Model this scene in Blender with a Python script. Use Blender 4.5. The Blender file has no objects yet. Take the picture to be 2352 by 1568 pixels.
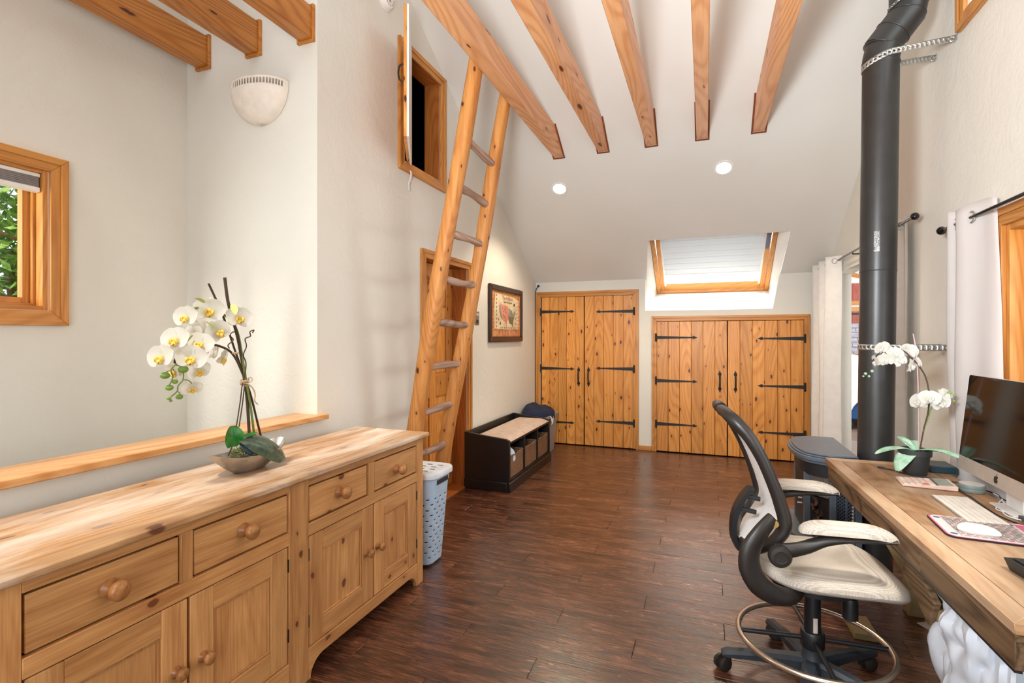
import bpy, bmesh, math, random
from mathutils import Vector, Matrix

random.seed(11)
SC = bpy.context.scene
COL = SC.collection
R = math.radians

# ------------------------------------------------------------------ camera
F_PX, CX, CY, EYE = 1165.0, 1176.0, 772.0, 1.42
YAW = math.atan(443 / 1165)
SN, CS = math.sin(YAW), math.cos(YAW)
cam_d = bpy.data.cameras.new('camera')
cam_d.sensor_width = 36.0
cam_d.lens = F_PX / 2352 * 36
cam_d.shift_y = (CY - 784.0) / 2352
cam_d.clip_start = 0.05
cam = bpy.data.objects.new('camera', cam_d)
COL.objects.link(cam)
cam.location = (0, 0, EYE)
cam.rotation_euler = (R(90), 0, YAW)
SC.camera = cam

# ------------------------------------------------------------------ view, world, lights
SC.view_settings.view_transform = 'Standard'
SC.view_settings.look = 'None'
SC.view_settings.exposure = 0.05
SC.view_settings.gamma = 1.0
SC.view_settings.use_curve_mapping = False
SC.cycles.max_bounces = 8
SC.cycles.diffuse_bounces = 5
SC.cycles.glossy_bounces = 4
SC.cycles.transmission_bounces = 6
SC.cycles.transparent_max_bounces = 8
SC.cycles.sample_clamp_indirect = 6.0
SC.cycles.use_denoising = True
SC.cycles.use_adaptive_sampling = True
SC.cycles.adaptive_threshold = 0.015
SC.cycles.caustics_reflective = False
SC.cycles.caustics_refractive = False

wd = bpy.data.worlds.new('world')
SC.world = wd
wd.use_nodes = True
bg = wd.node_tree.nodes['Background']
bg.inputs[0].default_value = (0.86, 0.93, 1.0, 1)
bg.inputs[1].default_value = 2.2


def area(name, loc, target, sx, sy, power, color=(1, 1, 1), spread=180):
    d = bpy.data.lights.new(name, 'AREA')
    d.shape = 'RECTANGLE'
    d.size, d.size_y, d.energy, d.color = sx, sy, power, color
    d.spread = R(spread)
    o = bpy.data.objects.new(name, d)
    COL.objects.link(o)
    o.location = loc
    v = Vector(target) - Vector(loc)
    o.rotation_euler = v.to_track_quat('-Z', 'Y').to_euler()
    return o


sun_d = bpy.data.lights.new('sun', 'SUN')
sun_d.energy = 3.0
sun_d.angle = R(5)
sun_d.color = (1.0, 0.94, 0.84)
sun = bpy.data.objects.new('sun', sun_d)
COL.objects.link(sun)
SUN_DIR = Vector((-0.05, 0.50, -1.0)).normalized()
sun.rotation_euler = SUN_DIR.to_track_quat('-Z', 'Y').to_euler()

area('rear_key_fill', (-0.1, -1.83, 1.5), (0.0, 3, 1.9), 2.2, 1.9, 46, (0.96, 0.985, 1.0))  # added soft key behind the camera, set at the unseen rear windows
area('daylight_desk_window', (1.62, 1.55, 1.6), (-1.5, 1.75, 1.3), 2.2, 1.1, 22, (0.97, 0.99, 1.0))
area('daylight_stair_window', (-3.5, 0.55, 1.95), (-1.5, 1.5, 1.3), 1.0, 0.7, 30, (1.0, 0.96, 0.90))
area('daylight_gable_window', (1.5, 2.5, 3.5), (-2, 3.0, 2.6), 1.3, 0.7, 6, (0.97, 0.99, 1.0))
area('daylight_roof_window', (0.08, 7.3, 3.1), (0.0, 6.2, 1.9), 1.3, 1.3, 185, (1.0, 0.99, 0.97))
area('daylight_bedroom', (4.3, 7.5, 2.0), (1.4, 8.0, 1.0), 3.0, 1.6, 170, (0.98, 0.99, 1.0))
area('daylight_room_roof_window', (0.73, 0.4, 4.05), (-0.2, 4.5, 2.0), 0.6, 0.75, 5, (0.97, 0.99, 1.0))
area('ceiling_fill', (-0.5, 0.3, 1.9), (0.9, 4.6, 3.2), 0.5, 0.5, 66, (0.93, 0.97, 1.0), 130)  # added soft fill out of frame, lifts the far ceiling

# ------------------------------------------------------------------ pixel <-> world (calibration of the photograph)


def ray(px, py):
    a = (px - CX) / F_PX
    return Vector((a * CS - SN, a * SN + CS, (CY - py) / F_PX))


def onX(px, py, X):
    r = ray(px, py)
    return Vector((0, 0, EYE)) + r * (X / r.x)


def onY(px, py, Y):
    r = ray(px, py)
    return Vector((0, 0, EYE)) + r * (Y / r.y)


def onZ(px, py, Z):
    r = ray(px, py)
    return Vector((0, 0, EYE)) + r * ((Z - EYE) / r.z)


def onD(px, py, d):
    return Vector((0, 0, EYE)) + ray(px, py) * d


# ------------------------------------------------------------------ object helpers
WM = {}


def thing(name, label, cat, loc, rz=0.0, group=None):
    o = bpy.data.objects.new(name, None)
    o.empty_display_size = 0.1
    COL.objects.link(o)
    o.location = loc
    o.rotation_euler = (0, 0, rz)
    o['label'], o['category'] = label, cat
    o['kind'] = 'thing'
    if group:
        o['group'] = group
    WM[o.name] = Matrix.Translation(Vector(loc)) @ Matrix.Rotation(rz, 4, 'Z')
    return o


def structure(name, loc=(0, 0, 0)):
    o = bpy.data.objects.new(name, None)
    COL.objects.link(o)
    o.location = loc
    o['kind'] = 'structure'
    WM[o.name] = Matrix.Translation(Vector(loc))
    return o


class B:
    def __init__(s):
        s.m = bmesh.new()

    def face(s, pts):
        try:
            return s.m.faces.new([s.m.verts.new(p) for p in pts])
        except ValueError:
            return None

    def hexa(s, p):      # bottom ring 0-3, top ring 4-7
        v = [s.m.verts.new(q) for q in p]
        for f in ((3, 2, 1, 0), (4, 5, 6, 7), (0, 1, 5, 4), (1, 2, 6, 5), (2, 3, 7, 6), (3, 0, 4, 7)):
            s.m.faces.new([v[i] for i in f])

    def box(s, x0, y0, z0, x1, y1, z1, M=None):
        p = [(x0, y0, z0), (x1, y0, z0), (x1, y1, z0), (x0, y1, z0), (x0, y0, z1), (x1, y0, z1), (x1, y1, z1), (x0, y1, z1)]
        s.hexa([M @ Vector(q) if M else q for q in p])
        return s

    def bar(s, a, b, w, h, up=(0, 0, 1)):     # square bar from a to b
        a, b = Vector(a), Vector(b)
        d = (b - a).normalized()
        u = Vector(up)
        sx = d.cross(u).normalized()
        uu = sx.cross(d).normalized()
        o = [(-w / 2, -h / 2), (w / 2, -h / 2), (w / 2, h / 2), (-w / 2, h / 2)]
        s.hexa([a + sx * x + uu * y for x, y in o] + [b + sx * x + uu * y for x, y in o])
        return s

    def prism(s, pts, ext):
        ext = Vector(ext)
        a = [s.m.verts.new(p) for p in pts]
        b = [s.m.verts.new(Vector(p) + ext) for p in pts]
        n = len(a)
        s.m.faces.new(a[::-1])
        s.m.faces.new(b)
        for i in range(n):
            s.m.faces.new([a[i], a[(i + 1) % n], b[(i + 1) % n], b[i]])
        return s

    def ring_loft(s, rings, closed=False, caps=True):
        vs = [[s.m.verts.new(p) for p in r] for r in rings]
        n = len(vs[0])
        k = len(vs)
        for i in range(k if closed else k - 1):
            A, Bv = vs[i], vs[(i + 1) % k]
            for j in range(n):
                s.m.faces.new([A[j], A[(j + 1) % n], Bv[(j + 1) % n], Bv[j]])
        if caps and not closed:
            s.m.faces.new(vs[0][::-1])
            s.m.faces.new(vs[-1])
        return s

    def tube(s, pts, r, n=10, closed=False, flat=1.0, ref=None, caps=True):
        pts = [Vector(p) for p in pts]
        k = len(pts)
        rr = r if isinstance(r, (list, tuple)) else [r] * k
        rings = []
        prev = Vector(ref) if ref else None
        for i in range(k):
            if closed:
                t = pts[(i + 1) % k] - pts[i - 1]
            else:
                t = pts[min(i + 1, k - 1)] - pts[max(i - 1, 0)]
            t.normalize()
            if prev is None:
                prev = Vector((0, 0, 1)) if abs(t.z) < 0.9 else Vector((1, 0, 0))
            u = (prev - t * prev.dot(t))
            if u.length < 1e-5:
                u = Vector((1, 0, 0)).cross(t)
            u.normalize()
            if ref is None:
                prev = u
            w = t.cross(u)
            rings.append([pts[i] + (u * math.cos(2 * math.pi * j / n) + w * math.sin(2 * math.pi * j / n) * flat) * rr[i] for j in range(n)])
        return s.ring_loft(rings, closed, caps)

    def lathe(s, prof, c=(0, 0, 0), n=24, axis='z', caps=True):
        c = Vector(c)
        rings = []
        for r, h in prof:
            ring = []
            for j in range(n):
                a = 2 * math.pi * j / n
                x, y = r * math.cos(a), r * math.sin(a)
                p = {'z': (x, y, h), 'x': (h, x, y), 'y': (y, h, x)}[axis]
                ring.append(c + Vector(p))
            rings.append(ring)
        return s.ring_loft(rings, False, caps)

    def sphere(s, c, r, nu=14, nv=8, M=None):
        rx, ry, rz = r if isinstance(r, (tuple, list)) else (r, r, r)
        c = Vector(c)
        rings = []
        for i in range(nv + 1):
            t = math.pi * (i + 0.02) / (nv + 0.04)
            ring = []
            for j in range(nu):
                a = 2 * math.pi * j / nu
                p = Vector((rx * math.sin(t) * math.cos(a), ry * math.sin(t) * math.sin(a), -rz * math.cos(t)))
                ring.append(c + (M @ p if M else p))
            rings.append(ring)
        return s.ring_loft(rings)

    def grid(s, fn, nu, nv, skip=None, closeu=False):
        V = [[s.m.verts.new(fn(i / nu, j / nv)) for j in range(nv + 1)] for i in range(nu + (0 if closeu else 1))]
        for i in range(nu):
            for j in range(nv):
                if skip and skip(i, j):
                    continue
                i2 = (i + 1) % len(V)
                s.m.faces.new([V[i][j], V[i2][j], V[i2][j + 1], V[i][j + 1]])
        return s

    def annulus(s, outer, inner, ext):
        ext = Vector(ext)
        a = [s.m.verts.new(p) for p in outer]
        b = [s.m.verts.new(p) for p in inner]
        a2 = [s.m.verts.new(Vector(p) + ext) for p in outer]
        b2 = [s.m.verts.new(Vector(p) + ext) for p in inner]
        n = len(a)
        for i in range(n):
            j = (i + 1) % n
            s.m.faces.new([a[i], b[i], b[j], a[j]])
            s.m.faces.new([a2[i], a2[j], b2[j], b2[i]])
            s.m.faces.new([a[i], a[j], a2[j], a2[i]])
            s.m.faces.new([b[i], b2[i], b2[j], b[j]])
        return s


def smooth_path(pts, sub=4, closed=False):
    pts = [Vector(p) for p in pts]
    n = len(pts)
    out = []
    for i in range(n if closed else n - 1):
        if closed:
            p0, p1, p2, p3 = pts[i - 1], pts[i], pts[(i + 1) % n], pts[(i + 2) % n]
        else:
            p0, p1, p2, p3 = pts[max(i - 1, 0)], pts[i], pts[i + 1], pts[min(i + 2, n - 1)]
        for k in range(sub):
            t = k / sub
            out.append(0.5 * ((2 * p1) + (p2 - p0) * t + (2 * p0 - 5 * p1 + 4 * p2 - p3) * t * t + (3 * p1 - p0 - 3 * p2 + p3) * t ** 3))
    if not closed:
        out.append(pts[-1])
    return out


def interp(vals, sub):
    out = []
    for i in range(len(vals) - 1):
        for k in range(sub):
            out.append(vals[i] + (vals[i + 1] - vals[i]) * k / sub)
    out.append(vals[-1])
    return out


def obj(name, b, mat, parent=None, world=True, bevel=0.0, smooth=40, solid=0.0, sub=0, kind=None, label=None, seg=2, offset=-1.0):
    bm = b.m
    bmesh.ops.recalc_face_normals(bm, faces=bm.faces)
    if parent is not None and world:
        bm.transform(WM[parent.name].inverted())
    me = bpy.data.meshes.new(name)
    bm.to_mesh(me)
    bm.free()
    if smooth:
        for p in me.polygons:
            p.use_smooth = True
        me.set_sharp_from_angle(angle=R(smooth))
    me.materials.append(mat)
    o = bpy.data.objects.new(name, me)
    COL.objects.link(o)
    if parent is not None:
        o.parent = parent
        WM[o.name] = WM[parent.name]
    else:
        WM[o.name] = Matrix.Identity(4)
    if solid:
        m = o.modifiers.new('solid', 'SOLIDIFY')
        m.thickness = solid
        m.offset = offset
    if bevel:
        m = o.modifiers.new('bevel', 'BEVEL')
        m.width, m.segments, m.limit_method, m.angle_limit = bevel, seg, 'ANGLE', R(40)
    if sub:
        m = o.modifiers.new('sub', 'SUBSURF')
        m.levels = m.render_levels = sub
    if kind:
        o['kind'] = kind
    if label:
        o['label'] = label
    return o


def tag(o, label, cat, group=None, kind='thing'):
    o['label'], o['category'], o['kind'] = label, cat, kind
    if group:
        o['group'] = group
    return o


def dup(o, parent, M, name=None):
    c = o.copy()
    COL.objects.link(c)
    c.parent = parent
    c.matrix_local = M
    return c


# ------------------------------------------------------------------ materials


def lin(r, g, b):
    f = lambda c: (c / 255 / 12.92) if c / 255 <= 0.04045 else ((c / 255 + 0.055) / 1.055) ** 2.4
    return (f(r), f(g), f(b), 1.0)


class N:
    def __init__(s, name):
        s.mat = bpy.data.materials.new(name)
        s.mat.use_nodes = True
        s.t = s.mat.node_tree
        s.b = s.t.nodes['Principled BSDF']

    def n(s, typ, **kw):
        x = s.t.nodes.new(typ)
        for k, v in kw.items():
            setattr(x, k, v)
        return x

    def l(s, a, b):
        s.t.links.new(a, b)

    def math(s, op, a, b=None, c=None):
        x = s.n('ShaderNodeMath', operation=op)
        for i, v in enumerate((a, b, c)):
            if v is None:
                continue
            if isinstance(v, (int, float)):
                x.inputs[i].default_value = v
            else:
                s.l(v, x.inputs[i])
        return x.outputs[0]

    def vmath(s, op, a, b):
        x = s.n('ShaderNodeVectorMath', operation=op)
        for i, v in enumerate((a, b)):
            if isinstance(v, (tuple, list)):
                x.inputs[i].default_value = v
            else:
                s.l(v, x.inputs[i])
        return x.outputs[0]

    def ramp(s, f, stops):
        x = s.n('ShaderNodeValToRGB')
        e = x.color_ramp.elements
        while len(e) > len(stops):
            e.remove(e[-1])
        while len(e) < len(stops):
            e.new(1.0)
        for q, (p, c) in zip(e, stops):
            q.position = p
            q.color = c if len(c) == 4 else (*c, 1)
        s.l(f, x.inputs[0])
        return x.outputs[0]

    def mix(s, f, a, b, mode='MIX'):
        x = s.n('ShaderNodeMix', data_type='RGBA', blend_type=mode)
        for i, v in ((0, f), (6, a), (7, b)):
            if isinstance(v, (int, float)):
                x.inputs[i].default_value = v
            elif isinstance(v, (tuple, list)):
                x.inputs[i].default_value = v if len(v) == 4 else (*v, 1)
            else:
                s.l(v, x.inputs[i])
        return x.outputs[2]

    def noise(s, vec, scale, detail=4, rough=0.55, dist=0.0):
        x = s.n('ShaderNodeTexNoise')
        x.inputs['Scale'].default_value = scale
        x.inputs['Detail'].default_value = detail
        x.inputs['Roughness'].default_value = rough
        x.inputs['Distortion'].default_value = dist
        if vec is not None:
            s.l(vec, x.inputs['Vector'])
        return x.outputs['Fac']

    def bump(s, h, strength, dist=0.01):
        x = s.n('ShaderNodeBump')
        x.inputs['Strength'].default_value = strength
        x.inputs['Distance'].default_value = dist
        s.l(h, x.inputs['Height'])
        s.l(x.outputs[0], s.b.inputs['Normal'])

    def obj_vec(s, rnd=True):
        tc = s.n('ShaderNodeTexCoord').outputs['Object']
        if not rnd:
            return tc, None
        oi = s.n('ShaderNodeObjectInfo').outputs['Random']
        cb = s.n('ShaderNodeCombineXYZ')
        for i, k in enumerate((17.3, 31.7, 23.1)):
            s.l(s.math('MULTIPLY', oi, k), cb.inputs[i])
        return s.vmath('ADD', tc, cb.outputs[0]), oi

    def set(s, color=None, rough=None, metal=None, spec=None, **kw):
        if color is not None:
            if isinstance(color, (tuple, list)):
                s.b.inputs['Base Color'].default_value = color
            else:
                s.l(color, s.b.inputs['Base Color'])
        if rough is not None:
            if isinstance(rough, (int, float)):
                s.b.inputs['Roughness'].default_value = rough
            else:
                s.l(rough, s.b.inputs['Roughness'])
        if metal is not None:
            s.b.inputs['Metallic'].default_value = metal
        if spec is not None:
            s.b.inputs['Specular IOR Level'].default_value = spec
        for k, v in kw.items():
            s.b.inputs[k.replace('_', ' ')].default_value = v
        return s.mat


def plain(name, col, rough=0.5, metal=0.0, spec=0.5, var=0.04, bump=0.0, bscale=200.0, **kw):
    m = N(name)
    v, _ = m.obj_vec(False)
    nz = m.noise(v, 14.0, 3)
    c2 = tuple(min(1, x * (1 + var * 2)) for x in col[:3]) + (1,)
    c1 = tuple(x * (1 - var * 2) for x in col[:3]) + (1,)
    c = m.ramp(nz, [(0.3, c1), (0.7, c2)])
    if bump:
        m.bump(m.noise(v, bscale, 2), bump, 0.003)
    return m.set(c, rough, metal, spec, **kw)


def wood(name, light, dark, axis, knots=None, rough=0.45, bump=0.15, scale=1.0, ring=0.3, var=0.16, face=None, kx=8.0, ka=3.0, kthr=0.5, ksize=0.1, wear=None, spec=0.4, contrast=1.0):
    """grain runs along axis; face = axis across the board's thickness (knots are drawn in the other two)."""
    m = N(name)
    v, rnd = m.obj_vec()
    ai = 'xyz'.index(axis)

    def mapped(al, ac, fc=None):
        s = [ac * scale] * 3
        s[ai] = al * scale
        if fc is not None and face:
            s['xyz'.index(face)] = fc
        return m.vmath('MULTIPLY', v, tuple(s))
    n1 = m.noise(mapped(1.1, 15.0), 1.0, 8, 0.66, 0.8)
    n2 = m.noise(mapped(3.5, 150.0), 1.0, 4, 0.7)
    n4 = m.noise(mapped(1.6, 3.5), 1.0, 4, 0.6, 0.5)
    n3 = m.noise(mapped(0.45, 3.2), 1.0, 1, 0.3, 0.1)
    rg = m.math('MULTIPLY_ADD', m.math('SINE', m.math('MULTIPLY', n3, 170.0)), 0.5, 0.5)
    f = m.math('ADD', m.math('MULTIPLY', n1, 1.0 - ring), m.math('MULTIPLY', m.math('POWER', rg, 2.0), ring * 0.8))
    f = m.math('ADD', m.math('MULTIPLY', f, 0.5), m.math('ADD', m.math('MULTIPLY', n2, 0.32), m.math('MULTIPLY', n4, 0.18)))
    lo, hi = 0.47 - 0.15 / contrast, 0.47 + 0.17 / contrast
    c = m.ramp(f, [(lo, light), (hi, dark)])
    if knots:
        vo = m.n('ShaderNodeTexVoronoi', voronoi_dimensions='2D')
        vo.inputs['Scale'].default_value = 1.0
        vo.inputs['Randomness'].default_value = 1.0
        wob = m.noise(v, 22.0, 2)
        sx = m.n('ShaderNodeSeparateXYZ')
        m.l(mapped(ka, kx), sx.inputs[0])
        cx2 = m.n('ShaderNodeCombineXYZ')
        others = [q for q in range(3) if q != ai]
        across = m.math('ADD', sx.outputs[others[0]], sx.outputs[others[1]])
        m.l(m.math('MULTIPLY_ADD', wob, 0.12, across), cx2.inputs[0])
        m.l(m.math('MULTIPLY_ADD', wob, 0.12, sx.outputs[ai]), cx2.inputs[1])
        m.l(cx2.outputs[0], vo.inputs['Vector'])
        sep = m.n('ShaderNodeSeparateColor')
        m.l(vo.outputs['Color'], sep.inputs[0])
        on = m.math('GREATER_THAN', sep.outputs[0], kthr)
        sz = m.math('MULTIPLY_ADD', sep.outputs[1], ksize, ksize * 0.45)
        k = m.math('SUBTRACT', 1.0, m.math('DIVIDE', vo.outputs['Distance'], sz))
        k1 = m.ramp(k, [(0.0, (0, 0, 0)), (0.35, (1, 1, 1))])
        k2 = m.ramp(m.math('SUBTRACT', 1.0, m.math('DIVIDE', vo.outputs['Distance'], m.math('MULTIPLY', sz, 3.2))), [(0.0, (0, 0, 0)), (1.0, (0.6, 0.6, 0.6))])
        c = m.mix(m.math('MULTIPLY', k2, on), c, dark)
        c = m.mix(m.math('MULTIPLY', k1, on), c, knots)
    if wear:
        nw = m.noise(m.vmath('MULTIPLY', v, tuple(1.6 if i == ai else 7.0 for i in range(3))), 1.0, 5, 0.62, 0.5)
        c = m.mix(m.ramp(nw, [(0.42, (0, 0, 0)), (0.68, (0.85, 0.85, 0.85))]), c, wear)
    g = m.math('MULTIPLY_ADD', rnd, var * 2, 1 - var)
    cc = m.n('ShaderNodeCombineColor')
    for i in range(3):
        m.l(g, cc.inputs[i])
    c = m.mix(1.0, c, cc.outputs[0], 'MULTIPLY')
    m.bump(m.math('ADD', m.math('MULTIPLY', n2, 0.6), m.math('MULTIPLY', f, 0.4)), bump, 0.004)
    return m.set(c, rough, 0, spec)


M = {}
# walls: hand trowelled plaster
m = N('plaster')
v, _ = m.obj_vec(False)
n1 = m.noise(v, 1.3, 5, 0.6)
n2 = m.noise(v, 7.0, 6, 0.65, 0.8)
m.bump(m.math('ADD', m.math('MULTIPLY', n2, 0.8), m.math('MULTIPLY', m.noise(v, 40.0, 3), 0.15)), 0.2, 0.03)
M['plaster'] = m.set(m.ramp(n1, [(0.3, lin(223, 220, 210)), (0.7, lin(228, 225, 216))]), 0.75, 0, 0.25)
m = N('plaster_smooth')
v, _ = m.obj_vec(False)
m.bump(m.noise(v, 5.0, 5, 0.6), 0.06, 0.02)
M['ceiling'] = m.set(m.ramp(m.noise(v, 1.1, 4), [(0.3, lin(226, 224, 217)), (0.7, lin(231, 229, 223))]), 0.8, 0, 0.2)
M['white_paint'] = plain('white_paint', lin(240, 238, 234), 0.5, var=0.01)

PINE_L, PINE_D, KNOT = lin(222, 152, 78), lin(178, 103, 40), lin(74, 34, 14)
for ax in 'xyz':
    M['pine_' + ax] = wood('honey_pine_trim_' + ax, lin(212, 150, 76), lin(172, 106, 46), ax, rough=0.38, var=0.06)
    M['jamb_' + ax] = wood('dark_honey_jamb_' + ax, lin(186, 112, 50), lin(138, 74, 28), ax, rough=0.4, var=0.06)
    M['sb_' + ax] = wood('antique_pine_' + ax, lin(228, 173, 112), lin(160, 103, 56), ax, lin(112, 62, 34), rough=0.42, var=0.13, face='x', kx=7, ka=4.5 if ax != 'x' else 7, kthr=0.66, ksize=0.07, ring=0.08)
M['plank'] = wood('knotty_pine_board', lin(230, 164, 84), lin(186, 112, 44), 'z', lin(80, 38, 16), rough=0.36, var=0.12, face='y', kx=9, ka=4.2, kthr=0.45, ksize=0.085, ring=0.3, contrast=0.95)
M['beam'] = wood('fir_beam', lin(234, 178, 128), lin(196, 128, 80), 'y', lin(92, 44, 20), rough=0.4, var=0.05, kx=8, ka=2.2, kthr=0.6, ksize=0.11, ring=0.4, contrast=0.9)
M['beam_warm'] = wood('oiled_pine_beam', lin(206, 138, 66), lin(160, 92, 34), 'y', lin(84, 40, 16), rough=0.36, var=0.05, kx=8, ka=2.2, kthr=0.55, ksize=0.11, ring=0.4)
M['beam_dark'] = plain('beam_slot_trim', lin(128, 70, 40), 0.5)
M['log'] = wood('peeled_log', lin(212, 148, 80), lin(176, 106, 46), 'z', lin(86, 44, 18), rough=0.5, var=0.05, kx=11, ka=5.5, kthr=0.45, ksize=0.10, ring=0.3, face='x', contrast=1.2)
M['rung'] = wood('worn_grey_log', lin(190, 160, 142), lin(132, 100, 82), 'y', rough=0.4, var=0.08, contrast=1.3)
M['sb_top'] = wood('worn_sunlit_pine_top', lin(204, 162, 116), lin(146, 98, 58), 'y', lin(104, 66, 42), rough=0.34, var=0.03, kx=7, ka=3.0, kthr=0.62, ksize=0.08, face='z', wear=lin(222, 208, 192), ring=0.25)  # wear streaks, paled further to carry sunlight on the top
M['cap'] = wood('cap_board', lin(226, 176, 118), lin(182, 120, 66), 'y', rough=0.3, var=0.02)
M['desk_top'] = wood('rustic_desk_board', lin(180, 136, 94), lin(114, 78, 48), 'y', rough=0.38, var=0.06, wear=lin(200, 172, 142), ring=0.25)
M['desk_side'] = wood('rustic_dark_apron', lin(142, 112, 80), lin(66, 47, 32), 'y', lin(50, 32, 20), rough=0.55, var=0.1, kthr=0.5, contrast=1.1)
M['desk_brace'] = wood('greenish_pine_brace', lin(160, 140, 100), lin(124, 102, 66), 'y', lin(90, 66, 40), rough=0.6, var=0.06, kthr=0.6)
M['knob'] = wood('turned_knob', lin(176, 122, 72), lin(136, 84, 44), 'x', rough=0.3, var=0.05)
# floor: hand scraped dark laminate
m = N('hand_scraped_floor')
v, rnd = m.obj_vec()
s1 = m.noise(m.vmath('MULTIPLY', v, (2.6, 17, 17)), 1.0, 8, 0.72, 1.0)
s2 = m.noise(m.vmath('MULTIPLY', v, (12, 150, 150)), 1.0, 4, 0.6, 0.4)
s3 = m.noise(m.vmath('MULTIPLY', v, (2.0, 5, 5)), 1.0, 5, 0.65, 0.6)
f = m.math('ADD', m.math('MULTIPLY', s1, 0.42), m.math('ADD', m.math('MULTIPLY', s2, 0.36), m.math('MULTIPLY', s3, 0.22)))
c = m.ramp(f, [(0.37, lin(26, 14, 12)), (0.45, lin(60, 36, 27)), (0.52, lin(98, 60, 42)), (0.60, lin(130, 83, 58)), (0.70, lin(158, 108, 80))])
g = m.math('MULTIPLY_ADD', rnd, 0.12, 0.94)
cc = m.n('ShaderNodeCombineColor')
for i in range(3):
    m.l(g, cc.inputs[i])
c = m.mix(1.0, c, cc.outputs[0], 'MULTIPLY')
m.bump(m.math('ADD', m.math('MULTIPLY', s2, 0.5), m.math('MULTIPLY', s1, 0.6)), 0.4, 0.004)
M['floor'] = m.set(c, m.math('MULTIPLY_ADD', s1, 0.22, 0.14), 0, 1.0)
M['subfloor'] = plain('subfloor', lin(30, 18, 13), 0.9)
M['grey_floor'] = wood('grey_brown_boards', lin(150, 132, 120), lin(96, 76, 66), 'x', rough=0.35)

M['iron'] = plain('black_iron', lin(34, 33, 33), 0.55, 0.0, 0.4, bump=0.25, bscale=120)
M['pipe'] = plain('black_stovepipe', lin(44, 43, 42), 0.38, 0.0, 0.5, var=0.06)
M['stove'] = plain('cast_stove', lin(88, 98, 110), 0.34, 0.0, 0.5, bump=0.1)  # blue-grey lift carries reflected light painted onto the black stove
M['stove_dark'] = plain('stove_dark', lin(26, 28, 31), 0.5)
M['galv'] = plain('galvanised_steel', lin(190, 190, 186), 0.35, 0.85)
M['black_gloss'] = plain('black_gloss', lin(18, 18, 18), 0.15)
M['dark_hole'] = plain('painted_shade_black', lin(6, 6, 6), 1.0, 0.0, 0.0)  # near-black standing in for unlit shade in gaps and attic
M['espresso'] = plain('espresso_paint', lin(20, 15, 14), 0.35)
M['bulb'] = N('lamp_disc').set(lin(255, 236, 200), 0.5, 0, 0.5)
bn = M['bulb'].node_tree.nodes['Principled BSDF']
bn.inputs['Emission Color'].default_value = (1.0, 0.86, 0.62, 1)
bn.inputs['Emission Strength'].default_value = 14.0
M['sconce'] = plain('bisque_ceramic', lin(232, 222, 210), 0.6)
M['plastic_white'] = plain('white_plastic', lin(236, 234, 228), 0.4)
M['hamper'] = plain('pale_blue_plastic', lin(176, 198, 222), 0.45)
M['hamper_lid'] = plain('pale_grey_plastic', lin(206, 212, 218), 0.45)
M['bin'] = plain('grey_plastic', lin(150, 153, 158), 0.45)
M['navy'] = plain('navy_cloth', lin(22, 34, 62), 0.9, bump=0.3, bscale=300)
M['white_cloth'] = plain('white_cloth', lin(232, 228, 224), 0.9, bump=0.3, bscale=300)
M['pale_blue_cloth'] = plain('pale_blue_cloth', lin(196, 212, 232), 0.9)
M['cushion'] = plain('oatmeal_cushion', lin(198, 176, 160), 0.9, var=0.06, bump=0.3, bscale=400)


def weave(name, c1, c2, sx, bump=0.6, rough=0.8):
    m = N(name)
    v, _ = m.obj_vec(False)
    ck = m.n('ShaderNodeTexWave', wave_type='BANDS', bands_direction='DIAGONAL')
    ck.inputs['Scale'].default_value = sx
    ck.inputs['Distortion'].default_value = 2.0
    ck.inputs['Detail Scale'].default_value = 6.0
    m.l(v, ck.inputs['Vector'])
    w2 = m.n('ShaderNodeTexWave', wave_type='BANDS', bands_direction='Z')
    w2.inputs['Scale'].default_value = sx * 0.8
    w2.inputs['Distortion'].default_value = 1.5
    m.l(v, w2.inputs['Vector'])
    f = m.math('MULTIPLY', ck.outputs['Fac'], w2.outputs['Fac'])
    m.bump(f, bump, 0.01)
    return m.set(m.ramp(f, [(0.05, c1), (0.6, c2)]), rough, 0, 0.3)


M['seagrass'] = weave('seagrass_weave', lin(96, 64, 44), lin(204, 158, 120), 44.0)


def meshfab(name, c1, c2, scale=270.0):
    m = N(name)
    v, _ = m.obj_vec(False)
    vo = m.n('ShaderNodeTexVoronoi')
    vo.inputs['Scale'].default_value = scale
    vo.inputs['Randomness'].default_value = 0.15
    m.l(v, vo.inputs['Vector'])
    m.bump(vo.outputs['Distance'], 0.4, 0.002)
    return m.set(m.ramp(vo.outputs['Distance'], [(0.15, c1), (0.55, c2)]), 0.85, 0, 0.2)


M['seat_mesh'] = meshfab('chair_mesh_fabric', lin(128, 118, 106), lin(194, 184, 172))
M['back_mesh'] = meshfab('chair_back_mesh', lin(226, 222, 220), lin(246, 243, 240), 400)
M['chair_plastic'] = plain('charcoal_chair_plastic', lin(38, 33, 30), 0.42)
M['chair_black'] = plain('black_chair_plastic', lin(24, 25, 28), 0.42)
M['chair_base'] = plain('dusty_black_nylon', lin(40, 46, 54), 0.5, var=0.15)
M['bronze_ring'] = plain('bronze_chrome', lin(204, 188, 172), 0.22, 0.9)
M['curtain'] = plain('linen_curtain', lin(228, 225, 221), 0.9, var=0.02, bump=0.15, bscale=500)
cm = M['curtain'].node_tree.nodes['Principled BSDF']
cm.inputs['Transmission Weight'].default_value = 0.0
m = N('white_curtain')
v, _ = m.obj_vec(False)
m.bump(m.noise(v, 400.0, 2), 0.15, 0.002)
m.set(lin(236, 232, 230), 0.9, 0, 0.2)
tr = m.n('ShaderNodeBsdfTranslucent')
tr.inputs[0].default_value = lin(236, 232, 230)
mx = m.n('ShaderNodeMixShader')
mx.inputs[0].default_value = 0.45
m.l(m.b.outputs[0], mx.inputs[1])
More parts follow.
